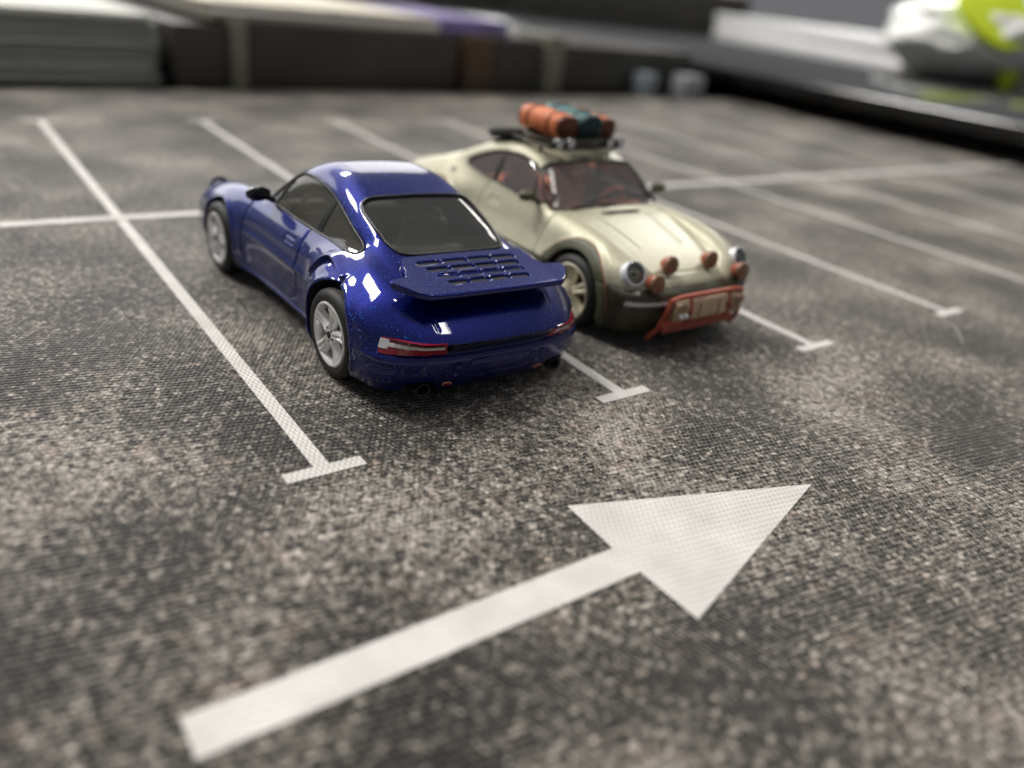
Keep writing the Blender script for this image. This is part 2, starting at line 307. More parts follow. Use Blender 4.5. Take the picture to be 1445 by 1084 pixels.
class Body:
    def __init__(b, c):
        for k_, v in c.items():
            setattr(b, k_, prof(*v) if isinstance(v, tuple) and isinstance(v[0], list) else v)
    def parts(b, ax, s, z):
        v = z - b.zm
        shape = -np.where(v > 0, b.tuck * v * v, .30 * v * v) - .02 * sstep(.20, .12, z)
        bz = np.exp(-((z - b.zm + .1) / .34) ** 2)
        bulge = b.fw * np.exp(-(np.abs(s - b.SF) / .50) ** 2.6) * bz + b.rw * sstep(b.SR - .66, b.SR - .22, s) * (1 - .45 * sstep(b.SR + .25, b.SR + .9, s)) * np.exp(-(np.abs(z - b.zm + .1) / .42) ** 4)
        ff = np.hypot(s - b.SF, z - b.ZF); fr = np.hypot(s - b.SR, z - b.ZR)
        if b.flare: lip = .028 * (sstep(b.WF + .10, b.WF + .076, ff) + sstep(b.WR + .10, b.WR + .076, fr))
        else: lip = .010 * (np.exp(-((ff - b.WF - .02) / .022) ** 2) + np.exp(-((fr - b.WR - .02) / .022) ** 2))
        door = -.014 * sstep(b.SF + .42, b.SF + .57, s) * sstep(b.SR - .6, b.SR - .75, s) * np.exp(-((z - b.zm + .12) / .10) ** 2)
        side = (ax - b.Wp(s) - shape - bulge - lip - door)
        T = smax(b.hood(s) - .035 * ax * ax, b.crest(s) - 2.6 * np.maximum(b.xf(s) - ax, 0) ** 2 - 1.0 * np.maximum(ax - b.xf(s), 0) ** 2, .035)
        top = (z - T) * .93
        front = b.yf(z) + b.bowf * ax ** 2.2 - s; rear = s - b.yr(z) + b.bowr * ax ** b.bowe
        kk = .16 * sstep(.40, .70, z) + .05
        low = smax(smax(side, top, kk), smax(front, rear, .02), b.ck)
        w = sstep(1.9, 2.6, s); se = s - b.bowws * ax * ax * (1 - w) + b.bowrw * ax * ax * w
        tz = z - b.zb; gs = (ax - b.g0(s) + b.t1 * tz + b.t2 * tz * np.abs(tz)) * .92
        rf = (z - b.R(se) + .07 * ax * ax) * .86
        return low, gs, rf
    def base(b, ax, s, z):
        low, gs, rf = b.parts(ax, s, z)
        g = smax(gs, rf, b.rk)
        g = np.maximum(g, 0.50 - z)
        f = smin(low, g, b.k(s))
        return smax(f, b.bot - z, .03)
    def full(b, X, S, Z):
        """X,S,Z 1-D arrays -> volume"""
        x, s, z = X[:, None, None], S[None, :, None], Z[None, None, :]
        low, gs, rf = b.parts(x, s, z)
        g = np.maximum(smax(gs, rf, b.rk), .50 - z)
        f = smax(smin(low, g, b.k(s)), b.bot - z, .03)
        base = f.copy()
        for axis, p, closed, dep, wid, cond in b.grooves:
            if axis == 'x': d = seg_dist(S[:, None], Z[None, :], p, closed)[None]
            elif axis == 'z': d = seg_dist(X[:, None], S[None, :], p, closed)[:, :, None]
            else: d = seg_dist(X[:, None], Z[None, :], p, closed)[:, None, :]
            f = f + dep * np.exp(-(d / wid) ** 2) * cond(x, s, z)
        # wheel wells
        for c, cz, r in ((b.SF, b.ZF, b.WF), (b.SR, b.ZR, b.WR)):
            well = np.maximum(np.hypot(s - c, z - cz) - r, .50 - x); f = np.maximum(f, -well)
        cav = np.maximum.reduce(np.broadcast_arrays(smax(np.maximum(gs, x - .66), rf, b.rk) + .03, .34 - z, 1.22 - s, s - 3.28))
        f = np.maximum(f, -cav)
        for axis, p, cond in b.cuts:
            if axis == 'x': d = sdf(S[:, None], Z[None, :], p)[None]
            elif axis == 'z': d = sdf(X[:, None], S[None, :], p)[:, :, None]
            else: d = sdf(X[:, None], Z[None, :], p)[:, None, :]
            f = np.maximum(f, -np.maximum(d, cond(x, s, z)))
        return f.astype(np.float32), base.astype(np.float32)
    # --- landing points on the uncut surface
    def land(b, o, d, tmax=1.5):
        o = np.asarray(o, float); d = np.asarray(d, float); d = d / np.linalg.norm(d, axis=-1, keepdims=True)
        F = lambda t: b.base(np.abs((o + d * t[:, None])[:, 0]), (o + d * t[:, None])[:, 1], (o + d * t[:, None])[:, 2])
        n = len(o); lo = np.zeros(n); hi = np.full(n, tmax); found = np.zeros(n, bool); prev = np.zeros(n)
        for t in np.linspace(0, tmax, 150)[1:]:
            v = F(np.full(n, t)); new = (~found) & (v < 0); hi[new] = t; lo[new] = prev[new]; found |= new; prev[~found] = t
        for _ in range(14):
            mid = (lo + hi) / 2; v = F(mid); lo = np.where(v > 0, mid, lo); hi = np.where(v > 0, hi, mid)
        p = o + d * hi[:, None]; return p, b.normal(p)
    def normal(b, p, e=.004):
        g = np.stack([b.base(np.abs(p[:, 0] + (e if i == 0 else 0)), p[:, 1] + (e if i == 1 else 0), p[:, 2] + (e if i == 2 else 0)) -
                      b.base(np.abs(p[:, 0] - (e if i == 0 else 0)), p[:, 1] - (e if i == 1 else 0), p[:, 2] - (e if i == 2 else 0)) for i in range(3)], 1)
        return g / (np.linalg.norm(g, axis=1, keepdims=True) + 1e-9)
    def cast(b, mode, uv, side=1):
        uv = np.asarray(uv, float); n = len(uv); u, v = uv[:, 0], uv[:, 1]; one = np.ones(n)
        if mode == 'x': o = np.stack([side * 1.2 * one, u, v], 1); d = np.stack([-side * one, 0 * one, 0 * one], 1)
        elif mode == 'z': o = np.stack([side * u, v, 1.6 * one], 1); d = np.stack([0 * one, 0 * one, -one], 1)
        elif mode == 'rear':      # u = angle off the rear axis, v = height
            c = np.stack([0 * one, 3.35 * one, v], 1); r = np.stack([side * np.sin(u), np.cos(u), 0 * one], 1); o = c + r * 1.3; d = -r
        elif mode == 'front':
            c = np.stack([0 * one, .75 * one, v], 1); r = np.stack([side * np.sin(u), -np.cos(u), 0 * one], 1); o = c + r * 1.3; d = -r
        elif mode == 'yf': o = np.stack([side * u, -.3 * one, v], 1); d = np.stack([0 * one, one, 0 * one], 1)
        elif mode == 'yr': o = np.stack([side * u, 4.6 * one, v], 1); d = np.stack([0 * one, -one, 0 * one], 1)
        return b.land(o, d)
def loc(p):  # (x, s, z) -> car-local (x, y forward, z)
    q = np.array(p, float); q[:, 1] = 2.07 - q[:, 1]; q[:, 0] = -q[:, 0]; return q   # mirror-free turn: +x stays the car's right when it faces +y
def patch(b, name, mode, outline, m, parent, off=.006, skirt=.02, side=1, n=72, rings=14, dense=True):
    """a panel that follows the body, raised by off, with an edge that runs down into it"""
    ol = resample(outline, n); c = ol.mean(0); uv = [c[None]]
    for r in range(1, rings + 1): uv.append(c + (ol - c) * (r / rings))
    uv = np.vstack(uv); P, Nn = b.cast(mode, uv, side)
    V = P + Nn * off; last = P[-n:] + Nn[-n:] * (off - skirt)
    f = [(0, 1 + j, 1 + (j + 1) % n) for j in range(n)]
    for r in range(rings - 1):
        a = 1 + r * n; bb = a + n
        f += [(a + j, bb + j, bb + (j + 1) % n, a + (j + 1) % n) for j in range(n)]
    nv = len(V)
    a = 1 + (rings - 1) * n
    f += [(a + j, nv + j, nv + (j + 1) % n, a + (j + 1) % n) for j in range(n)]
    V = np.vstack([V, last]); o = mobj(name, loc(V), f, m, parent, K)
    bm = bmesh.new(); bm.from_mesh(o.data); bmesh.ops.recalc_face_normals(bm, faces=bm.faces[:]); bm.to_mesh(o.data); bm.free()
    o.data.set_sharp_from_angle(angle=math.radians(40)); return o
def band_patch(b, name, mode, u0, u1, v0, v1, m, parent, off, skirt, side, nu=40, nv=8, cut=0., chord=None):
    """rectangular panel on the body; cut slants its far end"""
    U, Vv = np.meshgrid(np.linspace(0, 1, nu), np.linspace(0, 1, nv), indexing='ij'); U, Vv = U.ravel(), Vv.ravel()
    uv = np.stack([u0 + (u1 - u0) * U - cut * Vv * U, v0 + (v1 - v0) * Vv], 1); P, Nn = b.cast(mode, uv, side)
    c0, c1 = chord or (v0, v1); Uu = np.linspace(0, 1, nu); ucol = u0 + (u1 - u0) * Uu
    hits = [b.cast(mode, np.stack([ucol, np.full(nu, z)], 1), side)[0] for z in np.linspace(c0, c1, 7)]
    t = (uv[:, 1] - c0) / (c1 - c0)
    H0, H1 = hits[0], hits[-1]
    out = np.stack([np.sin(ucol) * side, np.cos(ucol), 0 * ucol], 1) if mode == 'rear' else np.stack([0 * ucol, 0 * ucol + 1, 0 * ucol], 1)
    dev = np.max([((h - (H0 + (H1 - H0) * (k / 6))) * out).sum(1) for k, h in enumerate(hits)], axis=0)
    col_i = np.repeat(np.arange(nu), nv)
    P = H0[col_i] + (H1 - H0)[col_i] * t[:, None] + out[col_i] * dev[col_i][:, None]; Nn = out[col_i]
    T = P + Nn * off; D = P + Nn * (off - skirt); f = []
    for i in range(nu - 1):
        for j in range(nv - 1): f.append((i * nv + j, (i + 1) * nv + j, (i + 1) * nv + j + 1, i * nv + j + 1))
    e = [i * nv for i in range(nu)] + [(nu - 1) * nv + j for j in range(1, nv)] + [i * nv + nv - 1 for i in range(nu - 2, -1, -1)] + [j for j in range(nv - 2, 0, -1)]
    n = len(T); f += [(e[i], n + i, n + (i + 1) % len(e), e[(i + 1) % len(e)]) for i in range(len(e))]
    o = mobj(name, loc(np.vstack([T, D[e]])), f, m, parent, K)
    bm = bmesh.new(); bm.from_mesh(o.data); bmesh.ops.recalc_face_normals(bm, faces=bm.faces[:]); bm.to_mesh(o.data); bm.free()
    o.data.set_sharp_from_angle(angle=math.radians(45)); return o
def surf_tube(b, name, mode, line, r, m, parent, off=0., side=1, closed=True, n=90, seg=7):
    ol = resample(line, n, closed); P, Nn = b.cast(mode, ol, side)
    return MB().tube(loc(P + Nn * off), r, seg, closed).done(name, m, parent, K, angle=60)
# --- surface nets
def nets(f, X, S, Z):
    sgn = f < 0
    A = sgn[:-1, :-1, :-1]; cnt = np.zeros(A.shape, np.uint8)
    c8 = [sgn[i:i + A.shape[0], j:j + A.shape[1], k:k + A.shape[2]] for i in (0, 1) for j in (0, 1) for k in (0, 1)]
    for c in c8: cnt += c
    act = (cnt > 0) & (cnt < 8); idx = -np.ones(A.shape, np.int32); I, J, Kk = np.nonzero(act); idx[I, J, Kk] = np.arange(len(I))
    pos = np.zeros((len(I), 3)); num = np.zeros(len(I))
    for ax_ in range(3):
        for a in (0, 1):
            for c in (0, 1):
                o0 = [0, 0, 0]; o = [q for q in range(3) if q != ax_]; o0[o[0]], o0[o[1]] = a, c; o1 = list(o0); o1[ax_] = 1
                v0 = f[I + o0[0], J + o0[1], Kk + o0[2]]; v1 = f[I + o1[0], J + o1[1], Kk + o1[2]]; cr = (v0 < 0) != (v1 < 0)
                t = np.where(cr, v0 / (v0 - v1 + 1e-20), 0); p = np.zeros((len(I), 3)); p[:, 0], p[:, 1], p[:, 2] = o0; p[:, ax_] += t
                pos += p * cr[:, None]; num += cr
    pos /= num[:, None]
    gp = pos + np.stack([I, J, Kk], 1)
    def samp(vol, q):
        i = np.clip(q.astype(int), 0, np.array(vol.shape) - 2); t = q - i; r = 0
        for a in (0, 1):
            for c in (0, 1):
                for e in (0, 1):
                    w = (t[:, 0] if a else 1 - t[:, 0]) * (t[:, 1] if c else 1 - t[:, 1]) * (t[:, 2] if e else 1 - t[:, 2])
                    r = r + w * vol[i[:, 0] + a, i[:, 1] + c, i[:, 2] + e]
        return r
    def grad(q, e=.75):
        g = []
        for a in range(3):
            d = np.zeros(3); d[a] = e; g.append((samp(f, q + d) - samp(f, q - d)) / (2 * e))
        return np.stack(g, 1)
    for _ in range(2):
        g = grad(gp, .5); v = samp(f, gp); st = -(v / ((g * g).sum(1) + 1e-9))[:, None] * g; gp = gp + np.clip(st, -.35, .35)
    nrm = grad(gp, .8); nrm /= np.linalg.norm(nrm, axis=1, keepdims=True) + 1e-9
    h = X[1] - X[0]; P = np.stack([X[0] + gp[:, 0] * h, S[0] + gp[:, 1] * h, Z[0] + gp[:, 2] * h], 1)
    quads = []
    for ax_ in range(3):
        sl0 = [slice(1, -1)] * 3; sl0[ax_] = slice(0, -1); sl1 = list(sl0); sl1[ax_] = slice(1, None)
        a = sgn[tuple(sl0)]; c = sgn[tuple(sl1)]; i, j, k = np.nonzero(a != c); fl = a[i, j, k]
        o = [q for q in range(3) if q != ax_]; base = np.stack([i, j, k], 1); base[:, o[0]] += 1; base[:, o[1]] += 1
        def cell(d0, d1):
            q = base.copy(); q[:, o[0]] -= d0; q[:, o[1]] -= d1; return idx[q[:, 0], q[:, 1], q[:, 2]]
        q = np.stack([cell(1, 1), cell(0, 1), cell(0, 0), cell(1, 0)], 1)
        if ax_ == 1: fl = ~fl
        q[~fl] = q[~fl][:, ::-1]; q = q[(q >= 0).all(1)]; quads.append(q)
    return P, nrm, np.vstack(quads), gp, samp
def build_shell(b, h, classify, parent, mats):
    X = np.arange(h / 2, 1.0, h); S = np.arange(-.08, 4.36, h); Z = np.arange(.06, 1.40, h)
    f, base = b.full(X, S, Z)
    f = np.concatenate([f[::-1], f]); base = np.concatenate([base[::-1], base]); X2 = np.concatenate([-X[::-1], X])
    P, Nn, Q, gp, samp = nets(f, X2, S, Z)
    depth = -samp(base, gp)
    C = P[Q].mean(1); D = depth[Q].mean(1); NF = Nn[Q].mean(1)
    lab = classify(C, D, NF)
    L = loc(P); LN = Nn.copy(); LN[:, 0] *= -1; LN[:, 1] *= -1
    out = {}
    for name in sorted(set(lab)):
        q = Q[lab == name]; u, inv = np.unique(q, return_inverse=True); q2 = inv.reshape(q.shape)
        nm = name.split('|')[0]
        o = mobj(nm, L[u], q2.astype(np.int32), mats[nm], parent, K, LN[u]); out.setdefault(name, o)
    return out
# ------------------------------------------------------------------ shared outlines
def mirror_x(p): p = np.array(p, float); q = p[::-1].copy(); q[:, 0] *= -1; return np.vstack([p, q[1:-1] if abs(p[0, 0]) < 1e-6 else q])
BLUE = dict(
 Wp=([(-.1, .80), (.3, .815), (.88, .835), (1.4, .81), (2.4, .81), (2.9, .835), (3.3, .845), (3.75, .80), (4.1, .77)], .08),
 hood=([(0, .43), (.12, .485), (.3, .54), (.6, .62), (1.0, .71), (1.3, .775), (1.6, .79), (3.1, .80), (3.4, .76), (3.6, .69), (3.8, .60), (3.95, .53), (4.1, .45)], .03),
 crest=([(0, .47), (.08, .56), (.2, .62), (.35, .665), (.65, .735), (.95, .78), (1.3, .80), (1.9, .805), (2.6, .815), (2.95, .835), (3.25, .81), (3.5, .74), (3.7, .65), (3.85, .57), (3.95, .52), (4.1, .45)], .04),
 xf=([(0, .60), (.3, .63), (.95, .68), (1.5, .68), (2.6, .69), (3.2, .73), (3.9, .64), (4.2, .6)], .06),
 R=([(1.0, .62), (1.32, .79), (1.72, 1.10), (1.87, 1.185), (2.10, 1.24), (2.35, 1.235), (2.70, 1.150), (3.0, 1.025), (3.33, .855), (3.6, .73), (3.9, .57), (4.1, .45)], .035),
 g0=([(1.0, .655), (1.5, .675), (2.4, .675), (2.9, .645), (3.3, .59), (3.7, .53), (4.1, .48)], .08),
 yf=([(.05, .14), (.12, .06), (.25, .005), (.40, .0), (.45, .02), (.48, .08), (.53, .11), (.62, .17), (.75, .38), (1.2, 1.1)], .008),
 yr=([(.05, 3.88), (.15, 3.95), (.25, 4.0), (.34, 4.01), (.385, 3.99), (.41, 3.95), (.44, 3.935), (.52, 3.915), (.62, 3.84), (.8, 3.7), (1.2, 3.4)], .008),
 k=([(1.0, .05), (1.6, .03), (2.6, .04), (3.0, .10), (3.3, .20), (4.2, .22)], .05),
 SF=.885, ZF=.315, SR=3.205, ZR=.325, WF=.335, WR=.352, XF=.885, XR=.915, bp=2.47, dh=.245, bot=.10, zm=.43, zb=.80, t1=.42, t2=.36, tuck=.42, fw=.080, rw=.120, flare=False, bowe=3.4, ck=.10, rk=.12,
 bowf=.24, bowr=.30, bowws=.16, bowrw=.05, cuts=[], grooves=[])
BLUE_DLO = chaikin([(1.42, .815), (1.54, .915), (1.75, 1.065), (1.92, 1.108), (2.15, 1.11), (2.42, 1.078), (2.65, 1.015), (2.88, .93), (3.08, .865), (3.11, .835), (3.02, .815), (2.5, .803), (1.9, .80)], 2)
BLUE_WS = chaikin(mirror_x([(0, 1.32), (.30, 1.335), (.55, 1.38), (.60, 1.43), (.575, 1.52), (.47, 1.74), (.41, 1.775), (.25, 1.745), (0, 1.735)]), 2)
BLUE_RW = chaikin(mirror_x([(0, 2.745), (.28, 2.745), (.45, 2.735), (.492, 2.79), (.495, 3.0), (.475, 3.24), (.43, 3.315), (.25, 3.335), (0, 3.345)]), 2)
BLUE_DOOR = np.array([(1.42, .80), (1.36, .78), (1.355, .50), (1.37, .26), (1.43, .20), (2.24, .20), (2.36, .26), (2.40, .42), (2.40, .65), (2.36, .80)])
BLUE_HOOD = np.array([(0, .25), (.42, .31), (.50, .38), (.54, .85), (.58, 1.18), (.53, 1.25), (0, 1.20)])
CREAM = dict(
 Wp=([(-.1, .775), (.3, .79), (.85, .805), (1.4, .79), (2.4, .79), (2.9, .805), (3.3, .82), (4.0, .79), (4.3, .77)], .08),
 hood=([(0, .44), (.1, .50), (.25, .575), (.5, .665), (.9, .775), (1.28, .852), (1.6, .87), (3.1, .87), (3.4, .83), (3.7, .76), (3.95, .68), (4.12, .62), (4.3, .52)], .03),
 crest=([(0, .50), (.08, .59), (.16, .665), (.26, .735), (.38, .768), (.65, .815), (.95, .86), (1.35, .885), (1.9, .895), (2.6, .905), (3.0, .895), (3.4, .855), (3.75, .77), (4.0, .68), (4.15, .62), (4.3, .54)], .035),
 xf=([(0, .62), (.3, .655), (.9, .675), (1.5, .70), (2.6, .71), (3.3, .72), (4.0, .66), (4.3, .6)], .06),
 R=([(1.05, .68), (1.38, .865), (1.80, 1.205), (1.95, 1.262), (2.2, 1.285), (2.5, 1.272), (2.78, 1.21), (3.05, 1.10), (3.35, .96), (3.7, .80), (4.0, .68), (4.2, .58)], .035),
 g0=([(1.0, .70), (1.5, .715), (2.4, .705), (2.9, .68), (3.3, .63), (3.8, .58), (4.2, .52)], .08),
 yf=([(.05, .24), (.15, .15), (.28, .09), (.43, .08), (.485, .09), (.51, .13), (.56, .16), (.66, .22), (.78, .42), (1.2, 1.1)], .008),
 yr=([(.05, 3.95), (.2, 4.06), (.32, 4.13), (.45, 4.15), (.50, 4.13), (.53, 4.08), (.57, 4.07), (.65, 4.05), (.8, 3.98), (1.3, 3.6)], .008),
 k=([(1.0, .05), (1.6, .035), (2.6, .04), (3.0, .12), (3.3, .24), (4.2, .26)], .05),
 SF=.846, ZF=.32, SR=3.13, ZR=.32, WF=.362, WR=.372, XF=.85, XR=.88, bp=2.34, dh=.27, bot=.13, zm=.48, zb=.88, t1=.36, t2=.30, tuck=.42, fw=.050, rw=.075, flare=True, bowe=2.4, ck=.13, rk=.10,
 bowf=.26, bowr=.26, bowws=.10, bowrw=.10, cuts=[], grooves=[])
CREAM_DLO = chaikin([(1.47, .885), (1.60, 1.00), (1.83, 1.16), (2.00, 1.195), (2.28, 1.195), (2.48, 1.165), (2.70, 1.09), (2.88, 1.01), (2.91, .965), (2.85, .935), (2.4, .912), (1.9, .888)], 2)
CREAM_WS = chaikin(mirror_x([(0, 1.385), (.35, 1.39), (.61, 1.41), (.67, 1.45), (.655, 1.55), (.585, 1.775), (.53, 1.81), (.25, 1.80), (0, 1.80)]), 2)
CREAM_RW = chaikin(mirror_x([(0, 2.80), (.28, 2.79), (.46, 2.77), (.515, 2.82), (.535, 3.05), (.525, 3.25), (.47, 3.31), (.25, 3.33), (0, 3.34)]), 2)
CREAM_DOOR = np.array([(1.42, .90), (1.37, .86), (1.36, .56), (1.375, .32), (1.43, .26), (2.28, .26), (2.40, .32), (2.43, .47), (2.42, .72), (2.38, .90)])
CREAM_HOOD = np.array([(0, .30), (.40, .33), (.48, .40), (.52, .85), (.56, 1.20), (.52, 1.27), (0, 1.22)])
def split_dlo(D, lo, hi):
    p = resample(D, 200); q = p[(p[:, 0] > lo) & (p[:, 0] < hi)]
    c = q.mean(0); a = np.arctan2(q[:, 1] - c[1], (q[:, 0] - c[0])); return q[np.argsort(a)]
def car_common(b, car, h, classify, mats, m_glass, m_rear, m_cab, m_seat, m_dash, DLO, WSF, RWF, DOOR, HOOD):
    zc = b.zb - .07; bz = b.zb
    b.cuts += [('x', DLO, lambda x, s, z: np.maximum(.35 - x, bz - .03 - z)), ('z', WSF, lambda x, s, z: zc - z), ('z', RWF, lambda x, s, z: zc - z)]
    hz = bz - .15
    b.grooves += [('x', DOOR, True, .010, .009, lambda x, s, z: sstep(.5, .55, x)),
                  ('z', HOOD, False, .009, .009, lambda x, s, z: sstep(.4, .45, z) * sstep(1.31, 1.27, s)),
                  ('x', np.array([(2.12, hz + .035), (2.27, hz + .035), (2.27, hz), (2.12, hz)]), True, .007, .009, lambda x, s, z: sstep(.5, .55, x))]
    sh = build_shell(b, h, classify, car, mats)
    for sd in (1, -1):
        patch(b, 'side_window', 'x', split_dlo(DLO, 0, b.bp), m_glass, car, -.012, .001, sd)
        patch(b, 'quarter_window', 'x', split_dlo(DLO, b.bp, 9), m_glass, car, -.012, .001, sd)
        surf_tube(b, 'window_seal', 'x', DLO, .008, M['trim'], car, .000, sd, n=140)
        bl = np.array([(b.bp - .035, bz + .01), (b.bp - .01, bz + b.dh)]); br = np.array([(b.bp + .035, bz + .01), (b.bp + .045, bz + b.dh - .01)])
        P, Nn = b.cast('x', np.vstack([resample(bl, 12, False), resample(br, 12, False)]), sd); V = np.vstack([P - Nn * .006, P - Nn * .026])
        f = []
        for i in range(11): f += [(i, i + 1, 13 + i, 12 + i), (24 + i, 36 + i, 37 + i, 25 + i), (i, 24 + i, 25 + i, i + 1), (12 + i, 13 + i, 37 + i, 36 + i)]
        mobj('window_pillar', loc(V), f, M['trim'], car, K, smooth=False)
        # quarter light divider near the windscreen pillar
        surf_tube(b, 'quarter_light_bar', 'x', np.array([(1.67, bz + .02), (1.775, bz + .22)]), .008, M['trim'], car, -.008, sd, closed=False, n=8)
    patch(b, 'windscreen', 'z', WSF, m_glass, car, -.012, .001, n=120); patch(b, 'rear_window', 'z', RWF, m_rear, car, -.010, .001, n=120)
    surf_tube(b, 'windscreen_seal', 'z', WSF, .010, M['trim'], car, .0, n=140); surf_tube(b, 'rear_window_seal', 'z', RWF, .012, M['trim'], car, .0, n=140)
    # cabin
    def L3(x, s, z): return (-x, 2.07 - s, z)
    MB().box(L3(0, 2.25, bz - .55), (1.20, 2.0, .06), bev=.01).done('cabin_floor', m_cab, car, K)
    MB().box(L3(0, 1.50, bz - .13), (1.16, .22, .16), bev=.05, seg=3, rx=.15).box(L3(.33, 1.55, bz - .05), (.34, .14, .08), bev=.03, seg=3).done('dashboard', m_dash, car, K)
    for sd in (1, -1):
        st = MB().box(L3(.30 * sd, 2.10, bz - .43), (.42, .46, .16), bev=.05, seg=3).done('seat', m_seat, car, K)
        MB().box(L3(.30 * sd, 2.38, bz - .19), (.42, .13, .50), bev=.055, seg=3, rx=.22).box(L3(.30 * sd, 2.47, bz + .08), (.22, .09, .14), bev=.035, seg=3, rx=.2).done('backrest', m_seat, st, K)
    MB().box(L3(0, 2.94, bz - .18), (1.0, .5, .10), bev=.04, seg=3).done('rear_shelf', m_seat, car, K)
    MB().box(L3(0, 2.66, bz - .28), (1.08, .12, .34), bev=.03).done('rear_seat', m_seat, car, K)
    rt = Matrix.Rotation(-.38, 3, 'X'); cc = Vector(L3(.33, 1.75, bz - .08))
    ring = [rt @ Vector((.165 * math.cos(a), 0, .165 * math.sin(a))) + cc for a in np.linspace(0, 2 * math.pi, 28, endpoint=False)]
    sw = MB().tube(ring, .017, 8, True)
    for a in (0, math.pi, -math.pi / 2): sw.tube([cc, rt @ Vector((.155 * math.cos(a), 0, .155 * math.sin(a))) + cc], .018, 6)
    sw.tube([cc, Vector(L3(.33, 1.52, bz - .16))], .025, 8); sw.done('steering_wheel', m_dash, car, K)
    MB().box(L3(0, 2.05, b.bot + .0), (1.36, 3.5, .05), bev=.02).done('base_plate', M['black'], car, K)
    for c_, z_ in ((b.SF, b.ZF), (b.SR, b.ZR)): MB().tube([L3(-.65, c_, z_), L3(.65, c_, z_)], .02, 8).done('axle', M['black'], car, K)
    return sh
def make_wheel(parent, x, s, z, r, rim_r, width, m_rim, kind, roll=0.):
    """x = outer face position (signed, loc space); the outer face looks along sign(x)"""
    sg = 1 if x > 0 else -1
    w = empty('wheel', (x * K, (2.07 - s) * K, (z + x * roll) * K), 0, parent); w.rotation_euler.y = -roll
    T = lambda a: a * sg
    MB().lathe([(rim_r, T(-.012)), (rim_r + .012, T(.004)), (r - .055, T(.012)), (r - .03, T(.004)), (r - .008, T(-.018)), (r, T(-.045)), (r, T(-width + .04)), (r - .02, T(-width)), (rim_r, T(-width))], n=64).done('tyre', M['tyre'], w, K)
    rm = MB().lathe([(rim_r + .003, T(-.02)), (rim_r + .004, T(.002)), (rim_r - .008, T(.010)), (rim_r - .020, T(.004)), (rim_r - .026, T(-.02)), (rim_r - .035, T(-.14)), (rim_r - .04, T(-.16))], n=64)
    nsp = 5
    for i in range(nsp):
        a0 = 2 * math.pi * i / nsp + math.pi / 2 + .12
        # one spoke: a tapered, crowned arm with a valley down the middle
        rr = np.linspace(.035, rim_r - .016, 9); pts = []
        for j, q in enumerate(rr):
            t = j / 8; hw = (.036 + .022 * t ** 1.2) if kind == 'blue' else (.036 + .040 * t); xt = .008 - .030 * math.sin(math.pi * min(1, t * 1.05)) * .55 - (.012 if t < .1 else 0)
            row = []
            for kx, uu in enumerate((-1, -.75, -.35, 0, .35, .75, 1)):
                dz = {0: -.040, 1: -.004, 2: .004, 3: -.010 * (t > .2), 4: .004, 5: -.004, 6: -.040}[kx]
                ang = a0 + math.atan2(uu * hw, q); R_ = math.hypot(q, uu * hw)
                row.append((T(xt + dz), R_ * math.cos(ang), R_ * math.sin(ang)))
            pts.append(row)
        vs = [[rm.bm.verts.new(p) for p in row] for row in pts]
        for A, B in zip(vs, vs[1:]):
            for k2 in range(6): rm.bm.faces.new((A[k2], A[k2 + 1], B[k2 + 1], B[k2]))
    rm.lathe([(.0001, T(.0)), (.05, T(.0)), (.062, T(-.006)), (.068, T(-.03))], n=32)
    rm.done('rim', m_rim, w, K)
    MB().lathe([(.0001, T(.010)), (.018, T(.010)), (.026, T(.006)), (.028, T(-.01))], n=24).done('centre_cap', M['black'] if kind == 'blue' else m_rim, w, K)
    nb = MB()
    for i in range(5):
        a = 2 * math.pi * i / 5 + math.pi / 2 + .12 + math.pi / 5; nb.lathe([(.0001, T(.004)), (.008, T(.003)), (.010, T(-.012))], c=(0, .05 * math.cos(a), .05 * math.sin(a)), n=10)
    nb.done('wheel_nuts', M['black'] if kind == 'blue' else m_rim, w, K)
    MB().lathe([(.0001, T(-.085)), (rim_r * .72, T(-.085)), (rim_r * .74, T(-.10)), (rim_r - .03, T(-.12)), (rim_r - .03, T(-.15)), (.001, T(-.15))], n=40).done('brake_disc', simple_disc, w, K)
    return w
simple_disc = simple('brake_grey', (.07, .07, .068), .45, .6)
